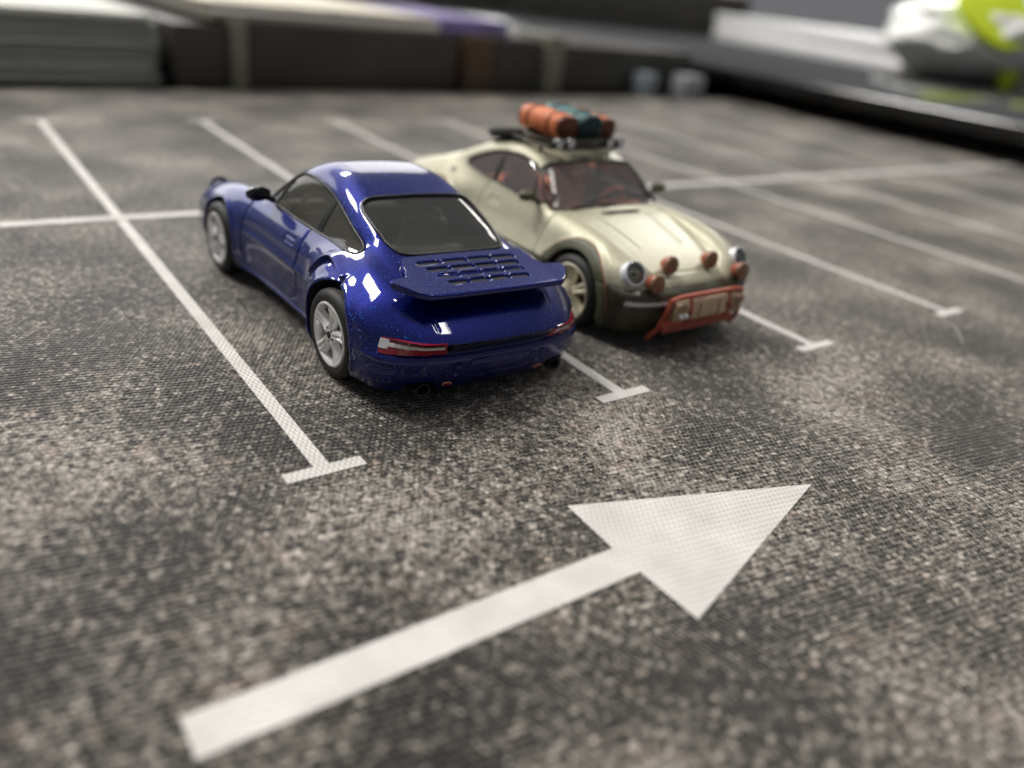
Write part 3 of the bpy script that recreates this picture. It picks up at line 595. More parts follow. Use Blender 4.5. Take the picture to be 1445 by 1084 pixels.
# ================================================================== BLUE CAR
ROLL = .030                 # the shell leans a little on its axles
def blue_car():
    car = empty('toy_car', (.5772 * W, .9571 * W, 0), .0368); car.scale = (CS,) * 3; car.rotation_euler.y = ROLL
    tag(car, 'dark blue metallic toy sports car with rear wing, seen from behind', 'toy car', 'model sports cars on the mat')
    b = Body(BLUE)
    lid = np.array([(0, 3.40), (.47, 3.39), (.52, 3.44), (.52, 3.75), (.50, 3.93)])
    rear = lambda x, s, z: sstep(3.62, 3.66, s)
    b.grooves += [('z', lid, False, .004, .008, lambda x, s, z: sstep(3.36, 3.4, s)),
                  ('y', np.array([(0, .395), (.9, .395)]), False, .007, .012, rear),
                  ('y', np.array([(0, .335), (.24, .335), (.26, .32), (.26, .24), (.24, .225), (0, .225)]), False, .010, .012, rear),
                  ('y', np.array([(.36, .31), (.36, .25)]), False, .016, .022, rear),
                  ('x', np.array([(3.585, .30), (3.60, .395), (3.56, .40)]), False, .006, .009, lambda x, s, z: sstep(.5, .55, x)),
                  ('x', np.array([(3.86, .31), (3.74, .31), (3.74, .285), (3.86, .285)]), True, .008, .012, lambda x, s, z: sstep(.5, .55, x))]
    ex = chaikin([(.46, .02), (.46, .15), (.50, .195), (.66, .195), (.70, .15), (.70, .02)], 2)
    def classify(C, D, NF):
        ax = np.abs(C[:, 0]); s = C[:, 1]; z = C[:, 2]; lab = np.full(len(C), 'body', dtype=object)
        lab[inside(s, z, BLUE_DOOR) & (ax > .55) & (z < b.zb + .01)] = 'door'
        lab[(lab == 'door') & (C[:, 0] > 0)] = 'door|r'
        lab[inside(C[:, 0], s, mirror_x(BLUE_HOOD)) & (z > .45) & (s < 1.25)] = 'bonnet'
        lab[inside(C[:, 0], s, mirror_x(lid)) & (z > .42)] = 'engine_lid'
        lab[(z < .395) & (s > 3.59)] = 'rear_bumper'; lab[(z < .45) & (s < .47)] = 'front_bumper'
        lab[D > .022] = 'shell_lining'
        return lab
    mats = {k: M['blue'] for k in ('body', 'door', 'bonnet', 'engine_lid', 'rear_bumper', 'front_bumper')}; mats['shell_lining'] = M['inner']
    arc = chaikin(np.array([(2.78, .60), (2.80, .67), (2.84, .745), (2.90, .778), (2.98, .775), (3.12, .745), (3.27, .710)]), 2, False)
    b.grooves += [('x', arc, False, -.024, .020, lambda x, s, z: sstep(.5, .55, x)), ('x', arc + np.array([.026, -.034]), False, .022, .020, lambda x, s, z: sstep(.5, .55, x))]
    b.cuts += [('y', ex, lambda x, s, z: 3.78 - s)]
    car_common(b, car, .0088, classify, mats, M['glassb'], M['glassr'], M['cabin'], M['cabin2'], M['black'], BLUE_DLO, BLUE_WS, BLUE_RW, BLUE_DOOR, BLUE_HOOD)
    L3 = lambda x, s, z: (-x, 2.07 - s, z)
    for sd in (1, -1):
        make_wheel(car, sd * b.XF, b.SF, b.ZF, b.ZF, .226, .20, M['silver'], 'blue', ROLL); make_wheel(car, sd * b.XR, b.SR, b.ZR, b.ZR, .232, .26, M['silver'], 'blue', ROLL)
        # door mirror
        mr = MB(); bmesh.ops.create_uvsphere(mr.bm, u_segments=24, v_segments=14, radius=1)
        for v in mr.bm.verts:
            v.co.x *= .108; v.co.z *= .060 * (1 + .15 * v.co.x); v.co.y *= .09 if v.co.y > 0 else .028
        mr.xf(Matrix.Translation((sd * .82, 2.07 - 1.70, .895)) @ Matrix.Rotation(-.12 * sd, 4, 'Z'))
        mr.tube([(sd * .68, 2.07 - 1.66, .83), (sd * .78, 2.07 - 1.69, .88)], .026, 8); mr.done('door_mirror', M['gloss'], car, K, angle=60)
        # tail lamp: red lens, pale stripe, darker upper edge
        th0, th1 = (.46, 1.10)
        def band(z0, z1, a0, a1, dz=0.): return resample(np.array([(a0, z0), (a1, z0 + .0), (a1, z1 + dz), (a0, z1)]), 60)
        CH = (.408, .500)
        tl = band_patch(b, 'tail_lamp', 'rear', .62, 1.10, .406, .502, M['red'], car, .004, .04, sd, chord=CH)
        band_patch(b, 'pale_stripe', 'rear', .635, 1.07, .453, .476, M['white_lens'], tl, .008, .02, sd, nv=3, chord=CH)
        band_patch(b, 'upper_lens', 'rear', .635, 1.06, .482, .499, M['darkred'], tl, .0065, .02, sd, nv=3, chord=CH)
        band_patch(b, 'pale_corner', 'rear', 1.04, 1.105, .438, .494, M['white_lens'], tl, .0085, .02, sd, nu=8, nv=5, chord=CH)
        # red marker with a pale rim under the bumper
        rf = patch(b, 'reflector', 'yr', chaikin([(.36, .150), (.37, .182), (.44, .182), (.43, .150)], 1), M['badge'], car, .006, .02, sd, n=24, rings=4)
        patch(b, 'reflector_lens', 'yr', [(.374, .157), (.380, .175), (.428, .175), (.422, .157)], M['red'], rf, .010, .02, sd, n=24, rings=4)
        # oval tail pipe
        tp = MB(); n = 26; rows = []
        for r_, y_ in ((.044, 3.80), (.046, 3.88), (.046, 3.935), (.041, 3.940), (.034, 3.935), (.032, 3.85)):
            rows.append([tp.bm.verts.new(L3(sd * .58 + r_ * 1.35 * math.cos(t), y_, .140 + r_ * math.sin(t))) for t in np.linspace(0, 2 * math.pi, n, endpoint=False)])
        for A, B in zip(rows, rows[1:]):
            for j in range(n): tp.bm.faces.new((A[j], A[(j + 1) % n], B[(j + 1) % n], B[j]))
        tp.bm.faces.new(rows[-1]); tp.done('tail_pipe', M['trim'], car, K)
        surf_tube(b, 'sill_strip', 'x', np.array([(1.30, .165), (2.75, .16)]), .016, M['blue'], car, -.002, sd, closed=False, n=30)
    # dark reflector panel between the lamps
    band_patch(b, 'rear_panel', 'yr', -.425, .425, .406, .492, M['gloss'], car, .002, .04, 1, nu=50)
    for sd in (1, -1):   # headlamps at the far end
        hb = Matrix.Translation(L3(sd * .62, .215, .555)) @ Matrix.Rotation(math.radians(-35), 4, 'X')
        MB().lathe([(.0001, .05), (.05, .045), (.09, .02), (.10, .0), (.10, -.06)], axis='Y', n=32).xf(hb).done('headlamp', M['lens'], car, K)
    # ---- rear wing with louvres
    NU, NV = 121, 81
    trail = 3.92
    def wing_z(x, s):
        u = x / .74; v = np.clip((s - 3.37) / .5, 0, 1.1)
        return .880 - .070 * v - .01 * u * u + .012 * sstep(.66, 1.0, abs(u))
    def wing_pt(u, v):
        x0 = u * .74; se = trail - .03 * u * u - .20 * np.clip((abs(u) - .74) / .26, 0, 1) ** 1.5
        s0 = 3.37 + (.25 * sstep(.64, .80, abs(u)) + .05 * (abs(u) - .64) / .36 if abs(u) > .64 else 0)
        s = s0 + (se - s0) * v
        return x0, s, wing_z(x0, s)
    slots = []
    for r in range(4):
        sc = 3.475 + r * .098; half = .425 - r * .026; n = 4; w = 2 * half / n
        for c in range(n): slots.append((-half + w * (c + .5), sc, w * .470, .030))
    top = np.zeros((NU, NV, 3)); nb_ = np.zeros((NU, NV))
    for i in range(NU):
        for j in range(NV): top[i, j] = wing_pt(-1 + 2 * i / (NU - 1), j / (NV - 1))
    # louvre slots are pressed through the wing skin
    ribs = np.zeros((NU, NV)); hole = np.zeros((NU, NV))
    for cx, cs, a, h_ in slots:
        dx = np.maximum(np.abs(top[..., 0] - cx) - (a - h_), 0); ds = top[..., 1] - cs; d = np.hypot(dx, ds)
        hole = np.maximum(hole, sstep(h_ + .002, h_ - .006, d))
    edge_v = np.linspace(0, 1, NV)[None, :]
    thick = .030 + .0 * edge_v + 0 * top[..., 0]
    up = top.copy(); up[..., 2] -= hole * .034
    verts = []; F = []; 
    cr = np.minimum(1, np.minimum(np.abs(1 - edge_v) / .03, np.maximum(0, 1 - np.abs(np.linspace(-1, 1, NU)))[:, None] / .02))
    up[..., 2] -= .010 * (1 - np.sqrt(np.clip(cr, 0, 1)))
    dn = top.copy(); dn[..., 2] -= .045 - .018 * (1 - np.sqrt(np.clip(cr, 0, 1)))
    idx = lambda i, j, k: k * NU * NV + i * NV + j
    Vv = np.vstack([up.reshape(-1, 3), dn.reshape(-1, 3)])
    I, J = np.meshgrid(np.arange(NU - 1), np.arange(NV - 1), indexing='ij'); I, J = I.ravel(), J.ravel()
    q1 = np.stack([I * NV + J, (I + 1) * NV + J, (I + 1) * NV + J + 1, I * NV + J + 1], 1); q2 = q1[:, ::-1] + NU * NV
    rim = []
    bl = [(i, 0) for i in range(NU)] + [(NU - 1, j) for j in range(1, NV)] + [(i, NV - 1) for i in range(NU - 2, -1, -1)] + [(0, j) for j in range(NV - 2, 0, -1)]
    bi = np.array([i * NV + j for i, j in bl]); bn = np.roll(bi, -1)
    q3 = np.stack([bi, bn, bn + NU * NV, bi + NU * NV], 1)
    wing = mobj('rear_wing', loc(Vv), np.vstack([q1, q2, q3]).astype(np.int32), M['blue'], car, K)
    bm = bmesh.new(); bm.from_mesh(wing.data); bmesh.ops.recalc_face_normals(bm, faces=bm.faces[:]); bm.to_mesh(wing.data); bm.free(); wing.data.set_sharp_from_angle(angle=math.radians(50))
    for cx, cs, a, h_ in slots:
        MB().box(L3(cx, cs, wing_z(cx, cs) - .0150), (2 * (a - .012), 2 * h_ - .010, .004), bev=.0015, seg=1).done('louvre', M['inner'], wing, K)
    # stem that carries the wing on the engine lid
    st = MB(); rows = []
    for (s0, s1, hw_, z_) in ((3.40, 3.66, .44, .835), (3.40, 3.70, .46, .80), (3.40, 3.74, .48, .70), (3.40, 3.80, .50, .56)):
        ring = chaikin([(-hw_, s0), (hw_, s0), (hw_, s1 - .12), (hw_ * .86, s1), (-hw_ * .86, s1), (-hw_, s1 - .12)], 2)
        rows.append([st.bm.verts.new(L3(x, s, z_)) for x, s in ring])
    for A, B in zip(rows, rows[1:]):
        n = len(A)
        for j in range(n): st.bm.faces.new((A[j], A[(j + 1) % n], B[(j + 1) % n], B[j]))
    st.done('wing_stem', M['blue'], car, K)
    return car
# ================================================================== CREAM CAR
def cream_car():
    car = empty('toy_car', (1.5292 * W, 1.0432 * W, 0), math.pi + .005); car.scale = (CS,) * 3
    tag(car, 'cream toy sports car with olive bumpers, lamps in brown covers and a loaded roof rack', 'toy car', 'model sports cars on the mat')
    b = Body(CREAM)
    b.grooves += [('z', np.array([(.30, 1.22), (.27, .95), (.25, .68)]), False, -.004, .018, lambda x, s, z: sstep(.5, .55, z)), ('z', np.array([(.34, 1.22), (.31, .95), (.29, .68)]), False, .002, .016, lambda x, s, z: sstep(.5, .55, z))]
    b.grooves += [('y', np.array([(0, .522), (.9, .522)]), False, .008, .010, lambda x, s, z: sstep(.62, .58, s) + sstep(3.62, 3.66, s))]
    def classify(C, D, NF):
        ax = np.abs(C[:, 0]); s = C[:, 1]; z = C[:, 2]; lab = np.full(len(C), 'body', dtype=object)
        lab[inside(s, z, CREAM_DOOR) & (ax > .55) & (z < b.zb + .01)] = 'door'
        lab[(lab == 'door') & (C[:, 0] > 0)] = 'door|r'
        lab[inside(C[:, 0], s, mirror_x(CREAM_HOOD)) & (z > .5) & (s < 1.27)] = 'bonnet'
        lab[(z < .495) & (s > 3.6)] = 'rear_bumper'; lab[(z < .522) & (s < .56)] = 'front_bumper'
        ff = np.hypot(s - b.SF, z - b.ZF); fr = np.hypot(s - b.SR, z - b.ZR)
        lab[((ff < b.WF + .088)) & (ax > .6) & (s > .42)] = 'arch_flare'; lab[(fr < b.WR + .088) & (ax > .6)] = 'arch_flare|b'
        lab[(z < .22) & (s > 1.2) & (s < 2.8)] = 'sill'
        lab[D > .022] = 'shell_lining'
        return lab
    mats = {k: M['cream'] for k in ('body', 'door', 'bonnet')}; mats.update(rear_bumper=M['olive'], front_bumper=M['olive'], arch_flare=M['flare'], sill=M['olive'], shell_lining=M['maroon'])
    car_common(b, car, .0105, classify, mats, M['glassw'], M['glassw'], M['maroon'], M['tan'], M['tan'], CREAM_DLO, CREAM_WS, CREAM_RW, CREAM_DOOR, CREAM_HOOD)
    L3 = lambda x, s, z: (-x, 2.07 - s, z)
    for sd in (1, -1):
        make_wheel(car, sd * b.XF, b.SF, b.ZF, b.ZF, .243, .22, M['gold'], 'gold'); make_wheel(car, sd * b.XR, b.SR, b.ZR, b.ZR, .243, .26, M['gold'], 'gold')
        mr = MB(); bmesh.ops.create_uvsphere(mr.bm, u_segments=24, v_segments=14, radius=1)
        for v in mr.bm.verts:
            v.co.x *= .088; v.co.z *= .052; v.co.y *= .075 if v.co.y > 0 else .028
        mr.xf(Matrix.Translation((sd * .83, 2.07 - 1.62, .955))); mr.tube([(sd * .71, 2.07 - 1.60, .90), (sd * .79, 2.07 - 1.62, .94)], .026, 8); mr.done('door_mirror', M['flare'], car, K, angle=60)
        # orange line round each flare
        for c, r, m_ in ((b.SF, b.WF + .090, b.ZF), (b.SR, b.WR + .090, b.ZR)):
            a = np.linspace(math.radians(8 if c == b.SR else 28), math.radians(172 if c == b.SR else 180), 50); ln = np.stack([c + r * np.cos(a), m_ + r * np.sin(a)], 1)
            surf_tube(b, 'flare_pinstripe', 'x', ln, .005, M['orange'], car, -.001, sd, closed=False, n=60, seg=6)
        # headlamp: chrome bowl, bulb, clear lens
        hb = Matrix.Translation(L3(sd * .655, .298, .645)) @ Matrix.Rotation(math.radians(30), 4, 'X') @ Matrix.Rotation(math.radians(6 * sd), 4, 'Z') @ Matrix.Scale(.88, 4)
        hl = MB().lathe([(.118, -.10), (.122, .0), (.118, .018), (.106, .022), (.100, .006), (.095, -.01), (.06, -.04), (.02, -.045), (.0001, -.046)], axis='Y', n=40).xf(hb).done('headlamp', M['bowl'], car, K)
        MB().lathe([(.0001, .035), (.04, .032), (.08, .022), (.103, .010)], axis='Y', n=32).xf(hb).done('lens', M['lens'], hl, K)
        MB().lathe([(.0001, -.005), (.016, -.01), (.02, -.03), (.018, -.06)], axis='Y', n=16).xf(hb).done('bulb', M['gloss'], hl, K)
        patch(b, 'vent_cap', 'x', [(3.02 + .035 * math.cos(a), .86 + .022 * math.sin(a)) for a in np.linspace(0, 2 * math.pi, 20, endpoint=False)], M['olive'], car, .006, .02, sd, n=20, rings=3)
        # indicator strip in the bumper
        patch(b, 'indicator_strip', 'front', resample(np.array([(.50, .40), (.52, .43), (.98, .43), (1.0, .40)]), 50), M['white_lens'], car, .008, .02, sd, n=60)
        patch(b, 'bumper_intake', 'front', chaikin([(.45, .19), (.45, .29), (.66, .29), (.66, .19)], 1), M['inner'], car, .002, .01, sd, n=40, rings=6)
    # spare lamps with brown covers on the bonnet and the bumper
    for (x, s, z, r) in ((.25, .31, .675, .070), (-.25, .31, .675, .070), (.53, .17, .59, .070), (-.53, .17, .59, .070)):
        hb = Matrix.Translation(L3(x, s, z)) @ Matrix.Rotation(math.radians(6), 4, 'X')
        lp = MB().lathe([(.0001, -.085), (.03, -.078), (.052, -.05), (r, -.01), (r + .004, .02), (r, .03)], axis='Y', n=32).xf(hb).done('auxiliary_lamp', M['orange'], car, K)
        MB().lathe([(r + .007, .006), (r + .010, .028), (r + .004, .042), (r * .7, .052), (.0001, .058)], axis='Y', n=32).xf(hb).done('lamp_cover', M['bronze'], lp, K)
        MB().tube([L3(x, s + .01, z - .05), L3(x, s + .02, z - .14)], .022, 8).done('lamp_bracket', M['olive'], lp, K)
    # guard bar with the winch
    gb = MB(); bar = [L3(-.52, .12, .11), L3(-.50, .04, .22), L3(-.475, .0, .40), L3(-.44, .0, .475), L3(-.34, -.005, .495), L3(.34, -.005, .495), L3(.44, .0, .475), L3(.475, .0, .40), L3(.50, .04, .22), L3(.52, .12, .11)]
    gb.tube(bar, .021, 10); gb.box(L3(0, .03, .37), (.88, .03, .20), bev=.012)
    gb.box(L3(0, .06, .21), (.88, .04, .10), rx=.5, bev=.012)
    for x in (.24, -.24): gb.tube([L3(x, -.03, .48), L3(x, -.06, .37), L3(x, -.02, .25)], .014, 8)
    gb.xf(Matrix.Translation((0, -.035, 0))).done('guard_bar', M['orange'], car, K)
    wn = MB().box(L3(0, -.005, .375), (.84, .07, .165), bev=.022, seg=3)
    for x in (-.12, .12): wn.box(L3(x, -.045, .375), (.012, .012, .15), bev=.004, seg=1)
    wn.xf(Matrix.Translation((0, -.03, 0))).done('winch_cover', M['winch'], car, K)
    for sd in (1, -1):
        for i in range(5): MB().box(L3(sd * (.30 + i * .024), -.016, .375), (.010, .016, .15), bev=.004, seg=1).done('rib', M['winch'], car, K)
    for x in (-.36, -.30): MB().lathe([(.0001, .030), (.018, .026), (.024, .0), (.024, -.03)], c=L3(x, -.015, .345), axis='Y', n=18).done('bar_lamp', M['bowl'], car, K)
    # cowl vent, wipers
    patch(b, 'cowl_vent', 'z', chaikin([(-.22, 1.235), (-.22, 1.285), (.26, 1.285), (.26, 1.235)], 1), M['inner'], car, .003, .01, n=60)
    for x0, x1 in ((-.12, .40), (-.48, .02)):
        P, Nn = b.cast('z', resample(np.array([(x0, 1.385), (x1, 1.46)]), 8, False)); MB().tube(loc(P + Nn * .02), .007, 6).done('wiper', M['black'], car, K)
    # roof rack
    rk = MB(); z0 = 1.322
    for s_ in np.linspace(1.86, 2.38, 6): rk.tube([L3(-.46, s_, z0), L3(.46, s_, z0)], .013, 6)
    for x in (-.46, -.2, .2, .46): rk.tube([L3(x, 1.84, z0), L3(x, 2.42, z0)], .016, 6)
    rim_ = chaikin([(-.46, 1.82), (.46, 1.82), (.46, 2.44), (-.46, 2.44)], 2)
    rk.tube([L3(x, s, z0 + .055) for x, s in rim_], .014, 6, True); rk.tube([L3(x, s, z0) for x, s in rim_], .018, 6, True)
    for x, s in rim_[::2]: rk.tube([L3(x, s, z0), L3(x, s, z0 + .055)], .009, 5)
    rk.box(L3(0, 1.84, z0 + .01), (.92, .05, .055), bev=.015)
    rack = rk.done('roof_rack', M['olive'], car, K)
    ft = MB()
    for x in (-.44, .44):
        for s_ in (1.98, 2.36): ft.tube([L3(x, s_, z0), L3(x * 1.08, s_, 1.14)], .018, 6)
    ft.done('rack_legs', M['olive'], rack, K)
    for x in (-.385, -.245, .245, .385):
        q = L3(x, 1.80, z0 + .045); lp = MB().lathe([(.0001, -.05), (.035, -.045), (.046, -.01), (.048, .016), (.042, .020)], c=q, axis='Y', n=24).done('rack_lamp', M['gloss'], rack, K)
    for x in (-.385, -.245, .245, .385):
        q = L3(x, 1.80, z0 + .045); MB().lathe([(.042, .019), (.034, .012), (.015, .006), (.0001, .004)], c=q, axis='Y', n=24).done('rack_lamp_reflector', M['bowl'], rack, K)
    # ---- cargo: things that ride on the rack
    base = Matrix.Translation(car.location) @ Matrix.Rotation(math.pi, 4, 'Z') @ Matrix.Scale(CS, 4)
    def cargo(name, x, s, z, rz=0):
        p = base @ Vector((*L3(x, s, z),)) if False else base @ (Vector(L3(x, s, z)) * K)
        return empty(name, p, math.pi + rz)
    def duffel(x, s, z, ln, r, ry, m_body, m_end, lab, rz=0, sq=.75):
        o = cargo('duffel_bag', x, s, z, rz); tag(o, lab, 'bag', 'bags on the roof rack')
        d = MB(); n = 28; rows = []
        prof_ = [(-.5, .86), (-.495, .93), (-.46, .985), (-.3, 1.0), (-.28, .98), (-.26, 1.0), (0, 1.015), (.26, 1.0), (.28, .98), (.3, 1.0), (.46, .985), (.495, .93), (.5, .86)]
        def ring(a, k_):
            out = []
            for t in np.linspace(0, 2 * math.pi, n, endpoint=False):
                c, s_ = math.cos(t), math.sin(t); q = (abs(c) ** 2.6 + abs(s_) ** 2.6) ** (-1 / 2.6); wob = 1 + .015 * math.sin(3 * t + a * 40)
                out.append(d.bm.verts.new((r * k_ * q * c * wob, a * ln, ry + ry * k_ * q * s_ * wob)))
            return out
        rows = [ring(a, k_) for a, k_ in prof_]
        for A, B in zip(rows, rows[1:]):
            for j in range(n): d.bm.faces.new((A[j], A[(j + 1) % n], B[(j + 1) % n], B[j]))
        d.done('bag_body', m_body, o, K, angle=70)
        for e, sy in ((-.5, -1), (.5, 1)):
            d = MB(); A = []
            for kk, yy in ((.94, -.004), (.95, .016), (.82, .034), (.4, .042), (.001, .043)):
                A.append([d.bm.verts.new((r * kk * math.cos(t) * (abs(math.cos(t)) ** 2.6 + abs(math.sin(t)) ** 2.6) ** (-1 / 2.6), e * ln + sy * yy, ry + ry * kk * math.sin(t) * (abs(math.cos(t)) ** 2.6 + abs(math.sin(t)) ** 2.6) ** (-1 / 2.6))) for t in np.linspace(0, 2 * math.pi, n, endpoint=False)])
            for P_, Q_ in zip(A, A[1:]):
                for j in range(n): d.bm.faces.new((P_[j], P_[(j + 1) % n], Q_[(j + 1) % n], Q_[j]))
            d.done('end_cap', m_end, o, K, angle=70)
        for sy in (-.27, .27):
            d = MB(); ptsr = [(r * 1.03 * math.cos(t) * (abs(math.cos(t)) ** 2.6 + abs(math.sin(t)) ** 2.6) ** (-1 / 2.6), sy * ln, ry + ry * 1.03 * math.sin(t) * (abs(math.cos(t)) ** 2.6 + abs(math.sin(t)) ** 2.6) ** (-1 / 2.6)) for t in np.linspace(0, 2 * math.pi, 28, endpoint=False)]
            d.tube(ptsr, .008, 6, True); d.done('strap', m_end, o, K)
        return o
    zt = z0 + .016
    duffel(-.13, 2.32, zt + .01, .60, .135, .115, M['duffel'], M['brown'], 'orange rolled duffel bag at the side of the rack nearest the blue car')
    duffel(.145, 2.30, zt, .62, .135, .128, M['teal'], M['tealdark'], 'teal duffel bag in the middle of the roof rack')
    duffel(.395, 2.34, zt, .58, .112, .108, M['duffel'], M['brown'], 'brown-ended orange duffel bag on the far side of the teal bag')
    sp = cargo('spare_tyre', -.27, 2.62, 1.232); sp.rotation_euler = (math.radians(9), math.radians(-5), math.pi)
    tag(sp, 'black spare tyre lying flat on the roof behind the rack of bags', 'tyre')
    MB().lathe([(.16, .01), (.17, .0), (.24, .0), (.27, .02), (.285, .05), (.275, .085), (.24, .105), (.17, .105), (.16, .09), (.16, .01)], axis='Z', n=56).done('tyre', M['tyre'], sp, K)
    MB().lathe([(.159, .012), (.15, .03), (.06, .045), (.0001, .045)], axis='Z', n=40).done('rim', M['gold'], sp, K)
    return car
# ================================================================== MAT
def ground():
    tb = MB().box((.15, .10, -.012), (1.6, 1.2, .020)).done('desk', simple('dark_desk', (.02, .02, .021), .35), None, smooth=False); tag(tb, kind='structure')
    n = 60; xs = np.linspace(-.20, .48, n * 2); ys = np.linspace(-.13, 5.78 * W, n)
    ye = lambda x: min(.2045 + (x + .0129) * .105, .2185 + 0 * x) if x < .24 else .2185
    V = np.array([(x, y + (ye(x) - ys[-1]) * ((y - ys[0]) / (ys[-1] - ys[0])), 0.) for x in xs for y in ys]); top = len(V)
    F = [(i * n + j, (i + 1) * n + j, (i + 1) * n + j + 1, i * n + j + 1) for i in range(2 * n - 1) for j in range(n - 1)]
    lowv = V.copy(); lowv[:, 2] = -.0019
    edge = [i * n for i in range(2 * n)] + [(2 * n - 1) * n + j for j in range(1, n)] + [i * n + n - 1 for i in range(2 * n - 2, -1, -1)] + [j for j in range(n - 2, 0, -1)]
    V = np.vstack([V, lowv[edge]]); m_ = len(edge)
    F += [(edge[i], top + i, top + (i + 1) % m_, edge[(i + 1) % m_]) for i in range(m_)]
    mt = mobj('ground', V, F, M['cloth'], smooth=False); tag(mt, 'woven cloth mat printed as a mottled grey car park', kind='structure')
    e = .00004
    def strip(name, pts, z, label=None):
        v = [(x * W, y * W, z) for x, y in pts]; o = mobj(name, v, [tuple(range(len(v)))], M['printw'], mt, smooth=False)
        if label: o['label'] = label
        return o
    L = 2.217; lw = .021
    for k in range(-3, 13):
        dx, dy = LINE_FIX.get(k, (0, 0))
        strip('bay_line', [(k - lw, .014), (k + lw, .014), (k + lw + dx, 2 * L - .014), (k - lw + dx, 2 * L - .014)], e)
        strip('bay_line_end', [(k - .103, -.022), (k + .103, -.022), (k + .103, .020), (k - .103, .020)], e * 2)
        strip('bay_line_end', [(k - .103 + dx, 2 * L - .02), (k + .103 + dx, 2 * L - .02), (k + .103 + dx, 2 * L + .022), (k - .103 + dx, 2 * L + .022)], e * 2)
    strip('bay_back_line', [(-5.4, L - .033), (13.1, L - .033), (13.1, L + .033), (-5.4, L + .033)], e * 3)
    strip('direction_arrow', [(-.497, -.664), (.446, -.664), (.452, -.832), (1.13, -.618), (.455, -.395), (.446, -.572), (-.497, -.572)], e * 2, 'white printed arrow in front of the bays')
LINE_FIX = {}
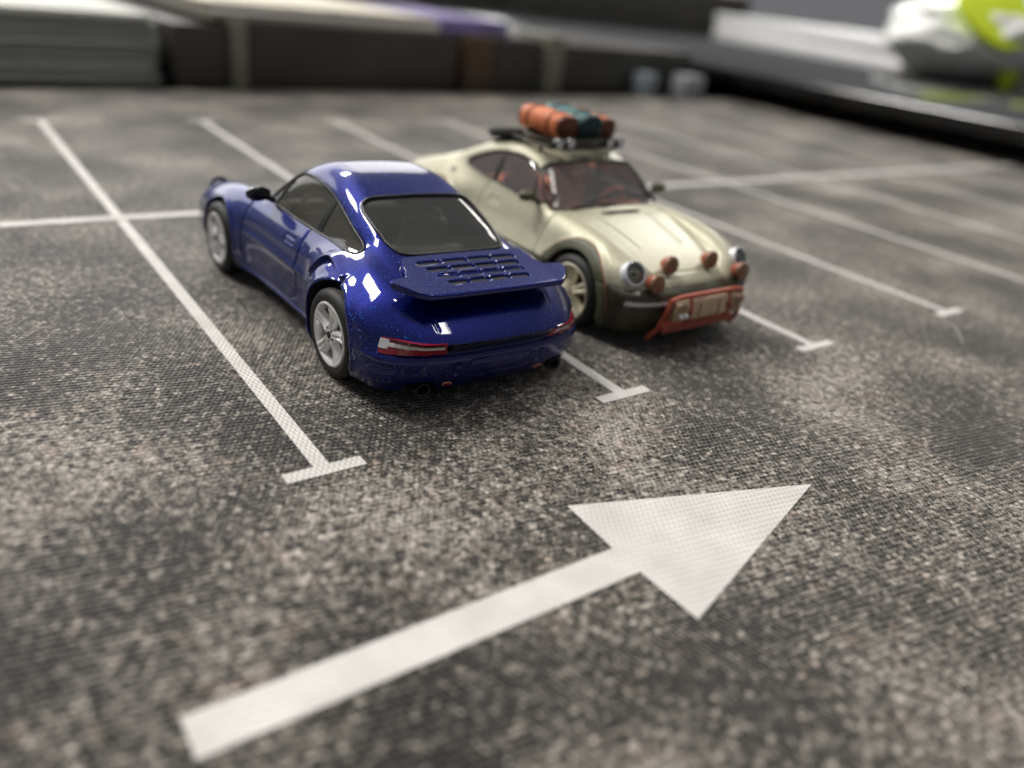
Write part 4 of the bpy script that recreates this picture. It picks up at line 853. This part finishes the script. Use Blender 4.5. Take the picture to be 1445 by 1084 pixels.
# ================================================================== BACKGROUND
def background():
    RB = math.radians(5.5)
    def block(name, x0, x1, y, dep, h, m, label, cat, z=0., bev=.0008, group=None, sheets=0, rz=None):
        rz = RB if rz is None else rz
        w = x1 - x0; o = empty(name, (x0, y, z), rz) if sheets else None
        if sheets:      # a pile: each layer slides a little and has its own thickness
            tag(o, label, cat, group); zz = 0.
            for i in range(sheets):
                t = h / sheets * random.uniform(.75, 1.25) if i < sheets - 1 else max(.0006, h - zz)
                dx, dy = random.uniform(-.0012, .0012), random.uniform(-.0012, .0012)
                MB().box((w / 2 + dx, dep / 2 + dy, zz + t / 2 - .00005), (w, dep, t - .0002), rz=random.uniform(-.012, .012), bev=.0003, seg=1).done('sheet', m[i % len(m)], o); zz += t
            return o
        o = MB().box((w / 2, dep / 2, h / 2), (w, dep, h), bev=bev).done(name, m); o.location = (x0, y, z); o.rotation_euler.z = rz
        return tag(o, label, cat, group)
    pw = [simple('paper_grey', (.62, .63, .59), .8, var=.05, scale=60), simple('paper_pale', (.66, .67, .64), .8, var=.05, scale=60), simple('paper_shade', (.57, .58, .56), .8, var=.06, scale=60)]
    dark = simple('dark_board', (.046, .044, .040), .45, var=.3, scale=40); blackg = simple('black_shelf', (.012, .012, .013), .12, 0, .5, var=.2, scale=30)
    cream = simple('cream_paper', (.62, .58, .48), .7, var=.08, scale=90); white = simple('white_paper', (.90, .90, .91), .6, var=.04, scale=50)
    brown = simple('brown_card', (.085, .050, .030), .6, var=.2, scale=80); post = simple('olive_grey_card', (.20, .20, .155), .6); purple = simple('purple_card', (.17, .14, .33), .6, var=.3, scale=250)
    block('paper_stack', -.075, .0415, .2085, .16, .0200, pw, 'tall pile of grey white papers at the left behind the mat', 'paper stack', sheets=34)
    block('dark_notebook', .0445, .0610, .2130, .10, .0185, dark, 'narrow dark grey box between the paper pile and the olive post', 'box')
    block('card_post', .0612, .0668, .2128, .03, .0200, post, 'olive grey upright card just left of the long black box', 'card')
    block('black_box', .0675, .1500, .2135, .14, .0200, dark, 'long black box behind the middle of the mat with papers on top', 'box')
    block('cream_papers', .0560, .1420, .2160, .13, .0050, [cream, white, cream], 'cream papers lying on the long black box', 'paper stack', z=.0202, sheets=4)
    block('purple_packets', .1440, .1760, .2240, .06, .0050, [purple, purple], 'purple packets lying beside the cream papers', 'packet', z=.0205, sheets=3)
    block('brown_box', .1512, .1650, .2185, .05, .0203, brown, 'small brown box standing right of the black box', 'box')
    block('dark_box', .1655, .1900, .2200, .06, .0203, dark, 'dark box between the brown box and the olive grey post', 'box')
    block('tall_card', .1905, .2000, .2195, .02, .0225, post, 'pale olive upright card behind the luggage of the cream car', 'card')
    block('dark_case', .2005, .2900, .2250, .08, .0190, dark, 'dark case in the shade behind the cream car, right of the pale card', 'case')
    for x, c, lab in ((.2450, (.20, .24, .28), 'pale blue box under the left end of the black shelf'), (.2700, (.30, .31, .34), 'white box under the black shelf beside the pale blue box')):
        block('small_box', x, x + (.007 if x < .25 else .012), .2165, .01, .0100, simple('pale_card', c, .6), lab, 'box', rz=-.1)
    # black glossy shelf standing on two blocks at the right
    sh = empty('low_shelf', (.300, .02, 0)); tag(sh, 'low glossy black shelf at the right edge carrying white paper', 'shelf')
    MB().box((.40, .42, .0122), (.80, .90, .0042), bev=.0012).done('shelf_top', blackg, sh)
    MB().box((.42, .42, .0050), (.68, .80, .0098), bev=.0005).done('shelf_base', dark, sh)
    MB().box((.0035, .42, .0095), (.003, .86, .003), bev=.0006).done('edge_strip', blackg, sh)
    po = block('envelope_stack', .700, 1.03, .590, .16, .018, [white, white, pw[1]], 'long pile of white envelopes on the glossy black shelf', 'paper stack', z=.0145, sheets=7, rz=math.radians(246.6))
    tg = empty('wrapped_packet', (.560, .235, .0145), math.radians(10)); tg.scale = (1.15, 1.15, 1.1); tag(tg, 'crumpled clear packet with neon yellow round stickers on the black shelf', 'packet')
    bm = bmesh.new(); bmesh.ops.create_icosphere(bm, subdivisions=5, radius=1)
    from mathutils import noise
    for v in bm.verts:
        p = v.co.copy(); n_ = noise.noise(p * 2.2) * .10 + noise.noise(p * 5.) * .06 + abs(noise.noise(p * 9.)) * .05
        v.co = Vector((p.x * .075, p.y * .045, max(0, (p.z + .85)) * .026)) * (1 + n_)
    me = bpy.data.meshes.new('wrapping'); bm.to_mesh(me); bm.free(); me.materials.append(simple('milky_film', (.90, .92, .88), .30, 0, .6, var=.1, scale=70)); 
    wo = bpy.data.objects.new('wrapping', me); COL.objects.link(wo); wo.parent = tg; me.polygons.foreach_set('use_smooth', np.ones(len(me.polygons), bool))
    neon = simple('neon_sticker', (.70, .86, .03), .5, var=.06, scale=80)
    from mathutils.bvhtree import BVHTree
    bv = BVHTree.FromPolygons([v.co.copy() for v in me.vertices], [tuple(p.vertices) for p in me.polygons])
    for (x, z, r) in ((-.048, .036, .025), (.004, .030, .021), (-.062, .004, .012), (-.030, .004, .007), (.018, .014, .009)):
        h_ = bv.ray_cast(Vector((x - .06, -.30, z + .03)), Vector((.06, .30, -.03)).normalized())
        if h_[0] is None: continue
        nn = (h_[1] + Vector((-.3, -.9, .35)) * 1.2).normalized()
        d = MB().lathe([(.0001, .0012), (r * .9, .0010), (r, .0003), (r, -.0022)], axis='Z', n=28).xf(Matrix.Translation(h_[0] + nn * .003) @ nn.to_track_quat('Z', 'Y').to_matrix().to_4x4()); d.done('round_sticker', neon, tg)
    # a far dark case that closes the view above the shelf
    block('black_bag', .30, .80, .72, .20, .055, dark, 'black bag standing far behind the low shelf', 'bag', bev=.012, rz=math.radians(-12))
    f = MB().tube([Vector((2.822, -.06, .006)) * W, Vector((2.80, -.13, .015)) * W, Vector((2.73, -.19, .012)) * W, Vector((2.661, -.243, .005)) * W], [.00004] * 4, 6)
    tag(f.done('fibre', simple('pale_fibre', (.75, .73, .70), .5)), 'single fine pale hair lying on the mat near the right bay line end', 'fibre')
import time as _t
ground(); _t0 = _t.time()
blue_car(); print('blue', _t.time() - _t0)
cream_car(); print('cream', _t.time() - _t0)
background()
